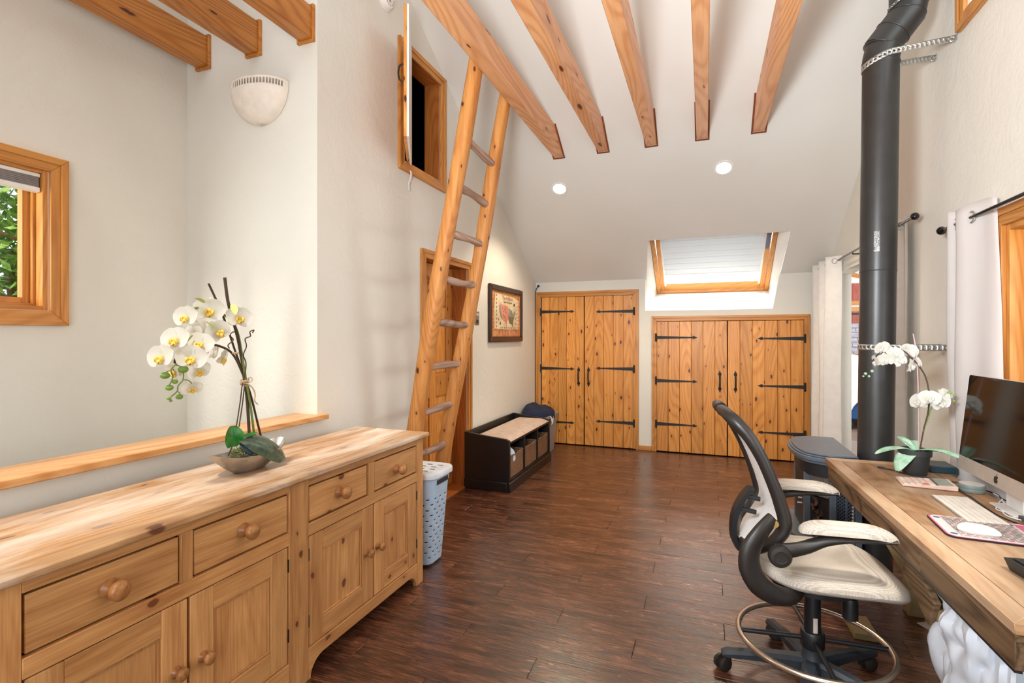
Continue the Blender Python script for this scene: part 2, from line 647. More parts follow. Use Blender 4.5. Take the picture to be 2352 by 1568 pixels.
m.l(tr.outputs[0], mx.inputs[2])
m.l(mx.outputs[0], m.t.nodes['Material Output'].inputs[0])
M['white_curtain'] = m.mat
m = N('skylight_blind')
m.set(lin(232, 232, 232), 0.9, 0, 0.1)
tr = m.n('ShaderNodeBsdfTranslucent')
tr.inputs[0].default_value = lin(150, 151, 153)
mx = m.n('ShaderNodeMixShader')
mx.inputs[0].default_value = 0.5
m.l(m.b.outputs[0], mx.inputs[1])
m.l(tr.outputs[0], mx.inputs[2])
m.l(mx.outputs[0], m.t.nodes['Material Output'].inputs[0])
M['blind'] = m.mat
m = N('window_glass')
gl = m.n('ShaderNodeBsdfGlossy')
gl.inputs['Roughness'].default_value = 0.02
tp = m.n('ShaderNodeBsdfTransparent')
tp.inputs[0].default_value = (0.96, 0.98, 0.97, 1)
mx = m.n('ShaderNodeMixShader')
mx.inputs[0].default_value = 0.06
m.l(tp.outputs[0], mx.inputs[1])
m.l(gl.outputs[0], mx.inputs[2])
m.l(mx.outputs[0], m.t.nodes['Material Output'].inputs[0])
M['glass'] = m.mat
M['alu'] = plain('brushed_aluminium', lin(206, 200, 192), 0.4, 0.6)
M['alu_white'] = plain('white_aluminium', lin(226, 224, 220), 0.35, 0.2)
M['pad_white'] = plain('pad_white', lin(206, 200, 198), 0.6)
M['kb_body'] = plain('keyboard_body', lin(150, 146, 142), 0.4, 0.2)
M['key'] = plain('key_white', lin(240, 234, 224), 0.5)
M['screen'] = plain('screen_glass', lin(14, 12, 12), 0.08, 0, 0.2, var=0.0)
M['logo'] = plain('logo_black', lin(12, 12, 12), 0.2)
M['pot'] = plain('black_pot', lin(52, 54, 54), 0.5)
M['soil'] = plain('bark_mix', lin(120, 108, 96), 0.9, var=0.3, bump=0.8, bscale=60)
m = N('orchid_petal')
v, _ = m.obj_vec(False)
tr = m.n('ShaderNodeBsdfTranslucent')
tr.inputs[0].default_value = lin(244, 242, 232)
m.set(m.ramp(m.noise(v, 18.0, 3), [(0.3, lin(224, 225, 212)), (0.7, lin(234, 231, 230))]), 0.6, 0, 0.3)
mx = m.n('ShaderNodeMixShader')
mx.inputs[0].default_value = 0.35
m.l(m.b.outputs[0], mx.inputs[1])
m.l(tr.outputs[0], mx.inputs[2])
m.l(mx.outputs[0], m.t.nodes['Material Output'].inputs[0])
M['petal'] = m.mat
M['petal_green'] = plain('petal_green', lin(206, 214, 128), 0.6, var=0.1)
m = N('orchid_lip')
v, _ = m.obj_vec(False)
M['lip'] = m.set(m.ramp(m.noise(v, 90.0, 2), [(0.35, lin(232, 186, 60)), (0.6, lin(240, 214, 110)), (0.68, lin(120, 60, 30))]), 0.5)
M['bud'] = plain('green_bud', lin(116, 150, 62), 0.5, var=0.12)
M['bud2'] = plain('pale_bud', lin(150, 180, 150), 0.5, var=0.1)
M['stem_green'] = plain('green_stem', lin(112, 132, 58), 0.5, var=0.12)
M['stem_brown'] = plain('brown_stem', lin(74, 56, 42), 0.7, var=0.2)
M['twine'] = plain('raffia_twine', lin(206, 178, 140), 0.8)
M['stake'] = plain('lilac_stake', lin(190, 158, 160), 0.5)


def leafmat(name, c1, c2, rough=0.3):
    m = N(name)
    v, _ = m.obj_vec(False)
    return m.set(m.ramp(m.noise(m.vmath('MULTIPLY', v, (1, 1, 1)), 26.0, 4, 0.6, 1.0), [(0.3, c1), (0.7, c2)]), rough, 0, 0.5)


M['leaf_bright'] = leafmat('bright_leaf', lin(22, 92, 30), lin(48, 138, 52))
M['leaf_dark'] = leafmat('dusty_dark_leaf', lin(44, 66, 54), lin(92, 110, 88))
M['leaf_blue'] = leafmat('underside_leaf', lin(34, 62, 88), lin(80, 116, 142))
M['leaf_pale'] = leafmat('pale_orchid_leaf', lin(120, 178, 130), lin(196, 226, 208))
M['moss'] = leafmat('moss', lin(96, 112, 48), lin(176, 180, 112), 0.9)
M['pewter'] = plain('hammered_pewter', lin(176, 168, 158), 0.32, 0.8, var=0.15, bump=0.5, bscale=40)
M['hdd'] = plain('dark_teal_plastic', lin(30, 56, 66), 0.35)
M['puck'] = plain('grey_green_plastic', lin(112, 124, 120), 0.5)
M['puck_top'] = plain('pale_puck_top', lin(196, 190, 182), 0.4)
M['calc'] = plain('pinkish_calculator', lin(216, 186, 172), 0.4)
M['calc_key'] = plain('calculator_key', lin(230, 208, 196), 0.45)
M['calc_orange'] = plain('orange_key', lin(216, 130, 96), 0.45)
M['calc_screen'] = plain('calculator_screen', lin(140, 156, 146), 0.2)
M['cable_black'] = plain('black_cable', lin(26, 28, 30), 0.45)
M['cable_white'] = plain('white_cable', lin(222, 226, 226), 0.5)
M['pad_black'] = plain('black_rubber', lin(16, 16, 18), 0.8)
M['pad_pink'] = plain('magenta_print', lin(202, 96, 130), 0.6)
M['pad_navy'] = plain('navy_print', lin(84, 90, 110), 0.6)
m = N('mouse_pad_print')
v, _ = m.obj_vec(False)
br = m.n('ShaderNodeTexBrick')
br.inputs['Scale'].default_value = 1.0
br.offset = 0.5
br.inputs['Mortar Size'].default_value = 0.0018
br.inputs['Brick Width'].default_value = 0.022
br.inputs['Row Height'].default_value = 0.017
br.inputs['Color1'].default_value = lin(124, 108, 108)
br.inputs['Color2'].default_value = lin(178, 144, 138)
br.inputs['Mortar'].default_value = lin(206, 202, 198)
m.l(v, br.inputs['Vector'])
m.set(m.mix(m.ramp(m.noise(v, 46.0, 3), [(0.52, (0, 0, 0)), (0.6, (0.6, 0.6, 0.6))]), br.outputs['Color'], lin(120, 124, 120)), 0.6)
M['pad_print'] = m.mat
M['bag'] = plain('white_bin_liner', lin(222, 228, 238), 0.35, var=0.03)
bb = M['bag'].node_tree.nodes['Principled BSDF']
M['paper'] = plain('paper_scrap', lin(206, 190, 178), 0.8)
M['cardboard'] = plain('stained_card', lin(196, 188, 172), 0.8, var=0.12)
M['frame_brown'] = plain('walnut_frame', lin(58, 32, 26), 0.3)
m = N('parchment')
v, _ = m.obj_vec(False)
M['parchment'] = m.set(m.ramp(m.noise(v, 9.0, 5, 0.6), [(0.35, lin(214, 188, 146)), (0.6, lin(232, 216, 184))]), 0.7)
m = N('parchment_rim')
v, _ = m.obj_vec(False)
M['parchment_rim'] = m.set(m.ramp(m.noise(v, 14.0, 5, 0.7), [(0.35, lin(160, 92, 44)), (0.65, lin(218, 162, 92))]), 0.7)
M['print_pink'] = plain('map_pink', lin(214, 142, 118), 0.7, var=0.12)
M['print_green'] = plain('map_green', lin(126, 118, 84), 0.7, var=0.15)
M['print_grey'] = plain('map_grey', lin(146, 142, 128), 0.7, var=0.12)
M['print_dark'] = plain('print_dark', lin(60, 52, 50), 0.7, var=0.2)
M['print_purple'] = plain('print_purple', lin(140, 84, 104), 0.7)
M['switch_plate'] = plain('pewter_plate', lin(142, 136, 126), 0.4, 0.4)
M['foliage'] = leafmat('garden_leaves', lin(64, 116, 30), lin(170, 200, 80), 0.6)
M['bark'] = plain('bark', lin(150, 110, 72), 0.9, var=0.2)
M['bedding'] = plain('white_bedding', lin(236, 238, 242), 0.9)
M['bed_blue'] = plain('blue_valance', lin(32, 74, 124), 0.9)
M['red_fence'] = wood('red_boards', lin(176, 92, 76), lin(140, 62, 52), 'z', rough=0.7)
M['shingle'] = plain('grey_shingle', lin(142, 138, 146), 0.9, var=0.1)
M['label_white'] = plain('label_print', lin(196, 196, 194), 0.6)
M['fire_log'] = plain('charred_log', lin(84, 56, 44), 0.35, var=0.3, bump=0.8, bscale=30)
M['brass'] = plain('aged_brass', lin(150, 120, 72), 0.35, 0.8)

# ================================================================== STRUCTURE
XL, XF, XR, YB, YC, YN = -2.13, -3.21, 1.27, 6.5, 2.38, -1.9
RIDGE, SL, Z0 = 1.8, 0.606, 2.136


def zc(y):
    return Z0 + SL * (YB - y) if y >= RIDGE else Z0 + SL * (YB - RIDGE) - SL * (RIDGE - y)


def wall(name, axis, a0, a1, u0, u1, zb, ztop, holes, mat, extra=()):
    """Solid wall between planes a0 and a1, from u0 to u1; holes = (u0,u1,z0,z1)."""
    b = B()
    cuts = sorted({u0, u1, *extra, *[h[0] for h in holes], *[h[1] for h in holes]})
    cuts = [c for c in cuts if u0 <= c <= u1]
    P = (lambda a, u, z: (a, u, z)) if axis == 'x' else (lambda a, u, z: (u, a, z))
    for c0, c1 in zip(cuts, cuts[1:]):
        hs = sorted((h[2], h[3]) for h in holes if h[0] <= c0 + 1e-6 and h[1] >= c1 - 1e-6)
        z = zb
        segs = []
        for h0, h1 in hs:
            if h0 > z:
                segs.append((z, z, h0, h0))
            z = h1
        segs.append((z, z, ztop(c0), ztop(c1)))
        for zl0, zl1, zh0, zh1 in segs:
            if zh0 <= zl0 and zh1 <= zl1:
                continue
            b.hexa([P(a0, c0, zl0), P(a1, c0, zl0), P(a1, c1, zl1), P(a0, c1, zl1), P(a0, c0, zh0), P(a1, c0, zh0), P(a1, c1, zh1), P(a0, c1, zh1)])
    o = obj(name, b, mat, smooth=0)
    o['kind'] = 'structure'
    return o


over = lambda y: zc(y) + 0.05
WR = wall('wall_right', 'x', XR, XR + 0.14, YN, 6.64, -0.02, over,
          [(4.17, 6.12, -0.02, 2.06), (1.0, 2.93, 0.95, 1.925), (1.6, 3.29, 3.09, 3.85)], M['plaster'], extra=(RIDGE,))
WL = wall('wall_left', 'x', XL - 0.14, XL, YC, 6.64, -0.02, over,
          [(3.60, 4.385, -0.02, 2.087), (3.285, 3.855, 2.70, 3.60)], M['plaster'])
WF = wall('wall_stair', 'x', XF - 0.14, XF, YN, 2.5, -1.25, over, [(0.35, 1.615, 1.555, 2.285)], M['plaster'], extra=(RIDGE,))
b = B()
WB = wall('wall_back', 'y', YB, YB + 0.14, XL - 0.14, XR + 0.14, -0.02, lambda x: Z0 + 0.02,
          [(-0.696, 0.80, 1.737, 9)], M['plaster'])
bb_ = B()
bb_.prism([(0.728, YB, 1.737), (0.80, YB, 1.737), (0.80, YB, 2.135)], (0, 0.14, 0))
o = obj('wall_fillet', bb_, M['plaster'], WB, world=False, smooth=0)
WN = wall('wall_near', 'y', YN - 0.14, YN, XF - 0.14, XR + 0.14, -0.02, lambda x: 3.0, [(-1.85, 1.05, 0.45, 2.5)], M['plaster'])
WT = wall('wall_return', 'y', YC, YC + 0.12, XF - 0.14, XL - 0.14, -1.25, lambda x: zc(YC) + 0.1, [], M['plaster'])
b = B()
b.box(XL - 0.14, YN, -1.25, XL, YC, 0.931)
WH = obj('wall_half', b, M['plaster'], smooth=0)
WH['kind'] = 'structure'
# left of the door and the hatch: closed rooms behind the wall, painted black for the shade inside
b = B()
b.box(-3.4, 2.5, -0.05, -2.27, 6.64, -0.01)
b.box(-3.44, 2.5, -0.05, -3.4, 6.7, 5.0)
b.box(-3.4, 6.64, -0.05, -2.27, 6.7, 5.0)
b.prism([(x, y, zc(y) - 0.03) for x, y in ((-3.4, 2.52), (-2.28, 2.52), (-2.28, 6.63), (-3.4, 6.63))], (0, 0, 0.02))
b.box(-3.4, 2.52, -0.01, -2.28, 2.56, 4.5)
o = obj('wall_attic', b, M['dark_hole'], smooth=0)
o['kind'] = 'structure'

# ceiling slabs
SX = (0.42, 1.05, 0.05, 0.80)      # roof window on the near slope, over the desk chair
SX2 = (-3.15, -1.35, -0.9, 0.95)      # unseen roof opening over the stair, widened to brighten the stairwell


def slab(b, poly, t=0.1):
    b.prism([(x, y, zc(y)) for x, y in poly], (0, 0, t))


b = B()
slab(b, [(-3.4, RIDGE), (1.45, RIDGE), (1.45, 5.90), (-3.4, 5.90)])
slab(b, [(-3.4, 5.90), (-0.602, 5.90), (-0.698, 6.66), (-3.4, 6.66)])
slab(b, [(0.825, 5.90), (1.45, 5.90), (1.45, 6.66), (0.80, 6.66)])
xs = sorted([-3.4, SX2[0], SX2[1], SX[0], SX[1], 1.45])
ys = sorted([-2.1, SX2[2], SX[2], SX[3], SX2[3], RIDGE])
for x0, x1 in zip(xs, xs[1:]):
    for y0, y1 in zip(ys, ys[1:]):
        hole = any(s[0] <= x0 and x1 <= s[1] and s[2] <= y0 and y1 <= s[3] for s in (SX, SX2))
        if not hole:
            slab(b, [(x0, y0), (x1, y0), (x1, y1), (x0, y1)])
CE = obj('ceiling', b, M['ceiling'], smooth=0)
CE['kind'] = 'structure'

# floor: boards laid across the room, brick-like
b = B()
b.box(XL - 0.16, YN - 0.14, -0.1, XR + 0.14, 6.66, -0.012)
FL = obj('floor', b, M['subfloor'], smooth=0)
FL['kind'] = 'structure'
b = B()
b.box(XL, YN, -0.012, XR + 0.14, 0.97, 0.0)
obj('rear_boards', b, M['floor'], FL, world=False, smooth=0)
PWID, PLEN = 0.1455, 1.16
row = 0
y = 0.97
while y < 6.5:
    y1 = min(y + PWID, 6.505)
    start = 0.005 + 0.385 * ((3.04 - y) / PWID)
    x = XL
    cuts = sorted({round(start + PLEN * k, 3) for k in range(-40, 40)})
    cuts = [XL] + [c for c in cuts if XL + 0.05 < c < XR + 0.09] + [XR + 0.14]
    for c0, c1 in zip(cuts, cuts[1:]):
        q = B()
        hx, hy = (c1 - c0) / 2, (y1 - y) / 2
        q.box(-hx + 0.0009, -hy + 0.0006, -0.0115, hx - 0.0009, hy - 0.0006, 0.0)
        po = obj('plank', q, M['floor'], FL, world=False, smooth=0, bevel=0.0012, seg=1)
        po.location = ((c0 + c1) / 2, (y + y1) / 2, 0)
    y = y1
b = B()
b.box(XR + 0.14, 3.0, -0.1, 4.7, 11.7, 0.0)
o = obj('floor_bedroom', b, M['grey_floor'], smooth=0)
o['kind'] = 'structure'
b = B()
b.box(XF - 0.14, YN - 0.14, -1.3, XL - 0.14, YC + 0.1, -1.2)
o = obj('floor_stair', b, M['floor'], smooth=0)
o['kind'] = 'structure'

# cap on the half wall
b = B()
b.box(-2.305, YN, 0.931, -2.085, 2.379, 0.961)
b.box(-2.129, 2.378, 0.931, -2.085, 2.43, 0.961)
o = obj('trim_1', b, M['cap'], bevel=0.004)
o['kind'] = 'structure'

# bedroom shell beyond the wide opening
b = B()
b.box(1.41, 3.0, 0, 1.43, 4.16, 3.2)
b.box(1.41, 6.64, 0, 1.43, 11.5, 3.2)
b.box(4.6, 3.0, 0, 4.7, 11.6, 3.2)
b.box(1.41, 2.9, 0, 4.7, 3.0, 3.2)
o = obj('wall_bedroom_side', b, M['white_paint'], smooth=0)
o['kind'] = 'structure'
b = B()
b.box(1.38, 2.9, 3.2, 4.7, 11.7, 3.3)
o = obj('ceiling_bedroom', b, M['white_paint'], smooth=0)
o['kind'] = 'structure'
o = wall('wall_bedroom_far', 'y', 11.5, 11.62, 1.38, 4.7, 0, lambda x: 3.25, [(2.3, 3.3, 1.08, 1.90), (2.3, 3.3, 2.10, 2.45)], M['white_paint'])

# ---------------------------------------------------------------- trims: casings


def casing(name, plane, u0, u1, ztop, w, t, mat, zb=0.0, bottom=False, sign=1):
    """Mitred casing around an opening; plane = ('x',value) or ('y',value); two stepped mouldings."""
    root = structure(name)
    ax, a = plane

    def P(u, z, d):
        return (a + sign * d, u, z) if ax == 'x' else (u, a - sign * d, z)

    def member(nm, pts, matkey):
        b = B()
        ext = Vector(P(0, 0, t)) - Vector(P(0, 0, 0))
        b.prism([P(u, z, 0) for u, z in pts], ext)
        # raised outer bead
        c = [sum(p[0] for p in pts) / 4, sum(p[1] for p in pts) / 4]
        b2 = [(p[0] if i in (0, 3) else pts[3 if i == 2 else 0][0] + (p[0] - pts[3 if i == 2 else 0][0]) * 0.45,
               p[1] if i in (0, 3) else pts[3 if i == 2 else 0][1] + (p[1] - pts[3 if i == 2 else 0][1]) * 0.45) for i, p in enumerate(pts)]
        b.prism([P(u, z, t) for u, z in b2], ext * 0.45)
        obj(nm, b, M[matkey], root, bevel=0.003)
    h = 'pine_y' if ax == 'x' else 'pine_x'
    # points: outer a, inner a, inner b, outer b
    member('casing_board', [(u0, zb), (u0 + w, zb + (w if bottom else 0)), (u0 + w, ztop - w), (u0, ztop)], mat + '_z')
    member('casing_board', [(u1, zb), (u1 - w, zb + (w if bottom else 0)), (u1 - w, ztop - w), (u1, ztop)], mat + '_z')
    member('casing_board', [(u0, ztop), (u0 + w, ztop - w), (u1 - w, ztop - w), (u1, ztop)], mat + ('_y' if ax == 'x' else '_x'))
    if bottom:
        member('casing_board', [(u0, zb), (u0 + w, zb + w), (u1 - w, zb + w), (u1, zb)], mat + ('_y' if ax == 'x' else '_x'))
    return root


casing('trim_2', ('y', YB), -2.128, -0.775, 2.008, 0.068, 0.016, 'pine')
casing('trim_3', ('y', YB), -0.616, 1.103, 1.667, 0.062, 0.016, 'pine')
casing('trim_4', ('x', XL), 3.533, 4.46, 2.127, 0.07, 0.018, 'pine')
casing('trim_5', ('x', XL), 3.212, 3.932, 3.652, 0.078, 0.018, 'pine', 2.668, True)
casing('trim_6', ('x', XF), 0.27, 1.697, 2.357, 0.078, 0.02, 'pine', 1.475, True)
casing('trim_7', ('x', XR), 0.92, 3.005, 2.0, 0.08, 0.02, 'pine', 0.87, True, sign=-1)
casing('trim_8', ('x', XR), 1.5, 3.36, 3.94, 0.075, 0.02, 'pine', 3.03, True, sign=-1)
b = B()
b.box(-0.775, YB - 0.014, 0, -0.616, YB, 0.058)
o = obj('baseboard_back', b, M['pine_x'], bevel=0.004)
o['kind'] = 'structure'
b = B()
b.box(XL, 4.46, 0, XL + 0.012, 6.48, 0.058)
o = obj('baseboard_left', b, M['pine_y'], bevel=0.004)
o['kind'] = 'structure'
b = B()
b.box(XR - 0.014, YN, 0, XR, 4.16, 0.06)
o = obj('baseboard_right', b, M['pine_y'], bevel=0.004)
o['kind'] = 'structure'


# jamb linings
def jamb(name, x0, x1, y0, y1, z0, z1, t, matk, bottom=True, sill=None):
    r = structure(name)
    for nm, bx, mk in (('jamb', (x0, y0 - 0.001, z0, x1, y0 + t, z1), 'z'), ('jamb', (x0, y1 - t, z0, x1, y1 + 0.001, z1), 'z'), ('head', (x0, y0 + t, z1 - t, x1, y1 - t, z1 + 0.001), 'y')):
        b = B()
        b.box(*bx)
        obj(nm, b, M[matk + '_' + mk], r, bevel=0.002)
    if bottom:
        b = B()
        b.box(x0, y0 + t, z0 - 0.001, x1, y1 - t, z0 + t)
        obj('sill', b, M[matk + '_y'], r, bevel=0.002)
    return r


jamb('trim_9', XL - 0.30, XL - 0.001, 3.60, 4.385, 0.0, 2.087, 0.018, 'jamb', bottom=False)
b = B()
b.box(XL - 0.30, 3.618, -0.01, XL + 0.03, 4.367, 0.012)
o = obj('trim_10', b, M['jamb_y'], bevel=0.004)
o['kind'] = 'structure'
jamb('trim_11', XL - 0.139, XL - 0.001, 3.285, 3.855, 2.70, 3.60, 0.02, 'jamb')

# ---------------------------------------------------------------- plank closet doors


def spade(b, cx, cz, s, y, t, dx=0, dz=0):
    """spear point of a strap or of a handle plate, pointing along (dx,dz)."""
    pts = [(0, 0.55), (0.32, 0.62), (0.55, 0.42), (0.5, 0.12), (0.0, -1.0), (-0.5, 0.12), (-0.55, 0.42), (-0.32, 0.62)]
    out = []
    for u, w in pts:
        # local -w is the pointing direction
        out.append((cx + (dz * u - dx * w) * s, y, cz + (-dx * u - dz * w) * s))
    b.prism(out, (0, -t, 0))


def plank_door(idx, x0, x1, z0, z1, n, hinge_left, hz, strap, hx, hzc):
    root = structure('door_%d' % idx)
    yf = YB - 0.004
    w = (x1 - x0) / n
    for i in range(n):
        b = B()
        b.box(x0 + i * w + 0.0012, yf - 0.016, z0, x0 + (i + 1) * w - 0.0012, yf, z1)
        obj('plank', b, M['plank'], root, bevel=0.0035, seg=1)
    yb = yf - 0.0165
    for z in hz:
        b = B()
        s = 1 if hinge_left else -1
        xa = x0 - 0.012 if hinge_left else x1 + 0.012
        xe = xa + s * strap
        b.prism([(xa, yb, z - 0.021), (xa, yb, z + 0.021), (xe - s * 0.03, yb, z + 0.007), (xe - s * 0.03, yb, z - 0.007)], (0, -0.005, 0))
        spade(b, xe - s * 0.012, z, 0.034, yb, 0.005, dx=s)
        b.tube([(xa, yb - 0.006, z - 0.05), (xa, yb - 0.006, z + 0.05)], 0.009, 8)
        b.box(xa - 0.01, yb - 0.003, z - 0.045, xa + 0.01, yb, z + 0.045)
        obj('strap_hinge', b, M['iron'], root, bevel=0.001, seg=1)
    b = B()
    spade(b, hx, hzc + 0.095, 0.037, yb, 0.004, dz=1)
    spade(b, hx, hzc - 0.095, 0.037, yb, 0.004, dz=-1)
    b.tube(smooth_path([(hx, yb - 0.004, hzc + 0.085), (hx, yb - 0.028, hzc + 0.06), (hx, yb - 0.04, hzc), (hx, yb - 0.028, hzc - 0.06), (hx, yb - 0.004, hzc - 0.085)], 4), 0.0095, 8)
    obj('handle', b, M['iron'], root)
    return root


plank_door(1, -2.041, -1.468, 0.012, 1.937, 5, True, (1.745, 0.995, 0.29), 0.44, -1.535, 0.895)
d2 = plank_door(2, -1.459, -0.841, 0.012, 1.937, 5, False, (1.735, 1.01, 0.33), 0.46, -1.405, 0.895)
plank_door(3, -0.553, 0.244, 0.012, 1.60, 6, True, (1.405, 0.875, 0.345), 0.46, 0.165, 0.885)
plank_door(4, 0.252, 1.038, 0.012, 1.60, 6, False, (1.395, 0.85, 0.315), 0.46, 0.335, 0.885)
b = B()
b.box(-2.055, YB - 0.0035, 0.005, -0.83, YB + 0.001, 1.942)
b.box(-0.556, YB - 0.0035, 0.005, 1.042, YB + 0.001, 1.606)
b.box(-2.06, YB - 0.018, 0.0, -0.80, YB + 0.001, 0.011)
b.box(-0.56, YB - 0.018, 0.0, 1.05, YB + 0.001, 0.011)
o = obj('closet_gap_shade', b, M['dark_hole'], smooth=0)  # black backing added so the door gaps read as shade
o['kind'] = 'structure'

# six panel pine door in the left wall, set at the back of the deep jamb
root = structure('door_5')
DX = XL - 0.146
ya, yb_, za, zb_ = 3.619, 4.366, 0.014, 2.066
b = B()
b.box(DX - 0.035, ya, za, DX - 0.014, yb_, zb_)
obj('core_panel', b, M['plank'], root)
st = 0.115
cols = [ya, ya + st, (ya + yb_) / 2 - st / 2, (ya + yb_) / 2 + st / 2, yb_ - st, yb_]
rows_ = [za, za + 0.22, za + 0.86, za + 1.06, za + 1.56, za + 1.67, zb_ - 0.12, zb_]
for k in (0, 2, 4):
    b = B()
    b.box(DX - 0.015, cols[k], za, DX, cols[k + 1], zb_)
    obj('stile', b, M['plank'], root, bevel=0.004)
for r0, r1 in ((0, 1), (2, 3), (4, 5), (6, 7)):
    for k in (1, 3):
        b = B()
        b.box(DX - 0.015, cols[k], rows_[r0], DX, cols[k + 1], rows_[r1])
        obj('rail', b, M['plank'], root, bevel=0.004)
for r0, r1 in ((1, 2), (3, 4), (5, 6)):
    for k in (1, 3):
        b = B()
        b.box(DX - 0.016, cols[k] + 0.012, rows_[r0] + 0.012, DX - 0.006, cols[k + 1] - 0.012, rows_[r1] - 0.012)
        obj('raised_panel', b, M['plank'], root, bevel=0.009, seg=1)

# small hatch door, open, hinged on the near side
root = structure('door_6', (-2.095, 3.29, 2.705))
root.rotation_euler = (0, 0, 0)
hd = Vector((0.29, -0.5, 0)).normalized()
hn = Vector((-hd.y, hd.x, 0))       # towards the outer face (away from the camera side)
o0 = Vector((-2.095, 3.29, 2.71))
L_, H_, T_ = 0.56, 0.855, 0.034


def hp(u, n, z):
    return o0 + hd * u + hn * n + Vector((0, 0, z))


nb = 4
for i in range(nb):
    b = B()
    u0, u1 = L_ * i / nb + 0.001, L_ * (i + 1) / nb - 0.001
    b.hexa([hp(u0, 0, 0), hp(u1, 0, 0), hp(u1, T_ * 0.6, 0), hp(u0, T_ * 0.6, 0), hp(u0, 0, H_), hp(u1, 0, H_), hp(u1, T_ * 0.6, H_), hp(u0, T_ * 0.6, H_)])
    obj('plank', b, M['plank'], root, bevel=0.002)
b = B()
b.hexa([hp(0, T_ * 0.6, 0), hp(L_, T_ * 0.6, 0), hp(L_, T_, 0), hp(0, T_, 0), hp(0, T_ * 0.6, H_), hp(L_, T_ * 0.6, H_), hp(L_, T_, H_), hp(0, T_, H_)])
obj('inner_panel', b, M['white_paint'], root, bevel=0.001)
b = B()
b.tube(smooth_path([hp(L_ - 0.05, -0.001, 0.49), hp(L_ - 0.05, -0.028, 0.475), hp(L_ - 0.05, -0.036, 0.43), hp(L_ - 0.05, -0.028, 0.385), hp(L_ - 0.05, -0.001, 0.37)], 4), 0.006, 8)
obj('handle', b, M['iron'], root)

# ---------------------------------------------------------------- windows
# stair window: jamb, sash, glass, raised cellular shade
root = structure('window_1')
jy0, jy1, jz0, jz1 = 0.35, 1.615, 1.555, 2.285
for bx, k in (((-3.35, jy1 - 0.022, jz0, XF, jy1 + 0.002, jz1), 'z'), ((-3.35, jy0 - 0.002, jz0, XF, jy0 + 0.022, jz1), 'z'), ((-3.35, jy0 + 0.022, jz1 - 0.022, XF, jy1 - 0.022, jz1 + 0.002), 'y'), ((-3.35, jy0 + 0.022, jz0 - 0.002, XF, jy1 - 0.022, jz0 + 0.022), 'y')):
    b = B()
    b.box(*bx)
    obj('jamb', b, M['pine_' + k], root, bevel=0.003)
sy0, sy1, sz0, sz1 = jy0 + 0.022, jy1 - 0.022, jz0 + 0.022, jz1 - 0.022
for i, (d, w, xa, xb) in enumerate(((0.0, 0.014, -3.33, -3.27), (0.014, 0.03, -3.34, -3.295))):
    for (a0, a1, c0, c1), k in (((sy0 + d, sy0 + d + w, sz0 + d, sz1 - d), 'z'), ((sy1 - d - w, sy1 - d, sz0 + d, sz1 - d), 'z'), ((sy0 + d + w, sy1 - d - w, sz0 + d, sz0 + d + w), 'y'), ((sy0 + d + w, sy1 - d - w, sz1 - d - w, sz1 - d), 'y')):
        b = B()
        b.box(xa, a0, c0, xb, a1, c1)
        obj('sash' if i else 'stop', b, M['pine_' + k], root, bevel=0.003)
b = B()
b.box(-3.322, sy0 + 0.044, sz0 + 0.044, -3.316, sy1 - 0.044, sz1 - 0.044)
obj('pane', b, M['glass'], root)
b = B()
for i, (z0_, z1_, t) in enumerate(((2.255, 2.262, 0.03), (2.20, 2.255, 0.022), (2.185, 2.2, 0.034))):
    b.box(-3.262 - t / 2 + 0.01, sy0 + 0.005, z0_, -3.262 + t / 2 + 0.01, sy1 - 0.005, z1_)
sh = thing('cellular_shade', 'grey and white cellular shade drawn up at the top of the small stair window', 'blind', (-3.25, 1.0, 2.18))
b = B()
b.box(-3.262, sy0 + 0.004, 2.243, -3.222, sy1 - 0.004, 2.262)
obj('head_rail', b, M['plastic_white'], sh, bevel=0.002)
b = B()
for i in range(6):
    b.box(-3.258, sy0 + 0.008, 2.19 + i * 0.0088, -3.226, sy1 - 0.008, 2.1975 + i * 0.0088)
obj('folded_cells', b, plain('shade_grey', lin(136, 130, 128), 0.9), sh, kind='stuff')
b = B()
b.box(-3.262, sy0 + 0.004, 2.166, -3.222, sy1 - 0.004, 2.19)
obj('bottom_rail', b, M['plastic_white'], sh, bevel=0.002)

# desk window
root = structure('window_2')
for (a0, a1, c0, c1), k in (((1.0, 1.03, 0.95, 1.925), 'z'), ((2.90, 2.93, 0.95, 1.925), 'z'), ((1.03, 2.90, 1.895, 1.925), 'y'), ((1.03, 2.90, 0.95, 0.98), 'y')):
    b = B()
    b.box(XR - 0.001, a0 - 0.001, c0 - 0.001, XR + 0.14, a1 + 0.001, c1 + 0.001)
    obj('jamb', b, M['pine_' + k], root, bevel=0.003)
for y0, y1 in ((1.03, 1.965), (1.965, 2.90)):
    for (a0, a1, c0, c1), k in (((y0, y0 + 0.055, 0.98, 1.895), 'z'), ((y1 - 0.055, y1, 0.98, 1.895), 'z'), ((y0 + 0.055, y1 - 0.055, 1.84, 1.895), 'y'), ((y0 + 0.055, y1 - 0.055, 0.98, 1.035), 'y')):
        b = B()
        b.box(XR + 0.05, a0, c0, XR + 0.1, a1, c1)
        obj('sash', b, M['pine_' + k], root, bevel=0.003)
    b = B()
    b.box(XR + 0.072, y0 + 0.055, 1.035, XR + 0.078, y1 - 0.055, 1.84)
    obj('pane', b, M['glass'], root)
    b = B()
    b.box(XR + 0.062, y0 + 0.06, 1.42, XR + 0.09, y1 - 0.06, 1.445)
    b.box(XR + 0.062, (y0 + y1) / 2 - 0.012, 1.035, XR + 0.09, (y0 + y1) / 2 + 0.012, 1.84)
    obj('muntin', b, M['pine_z'], root)
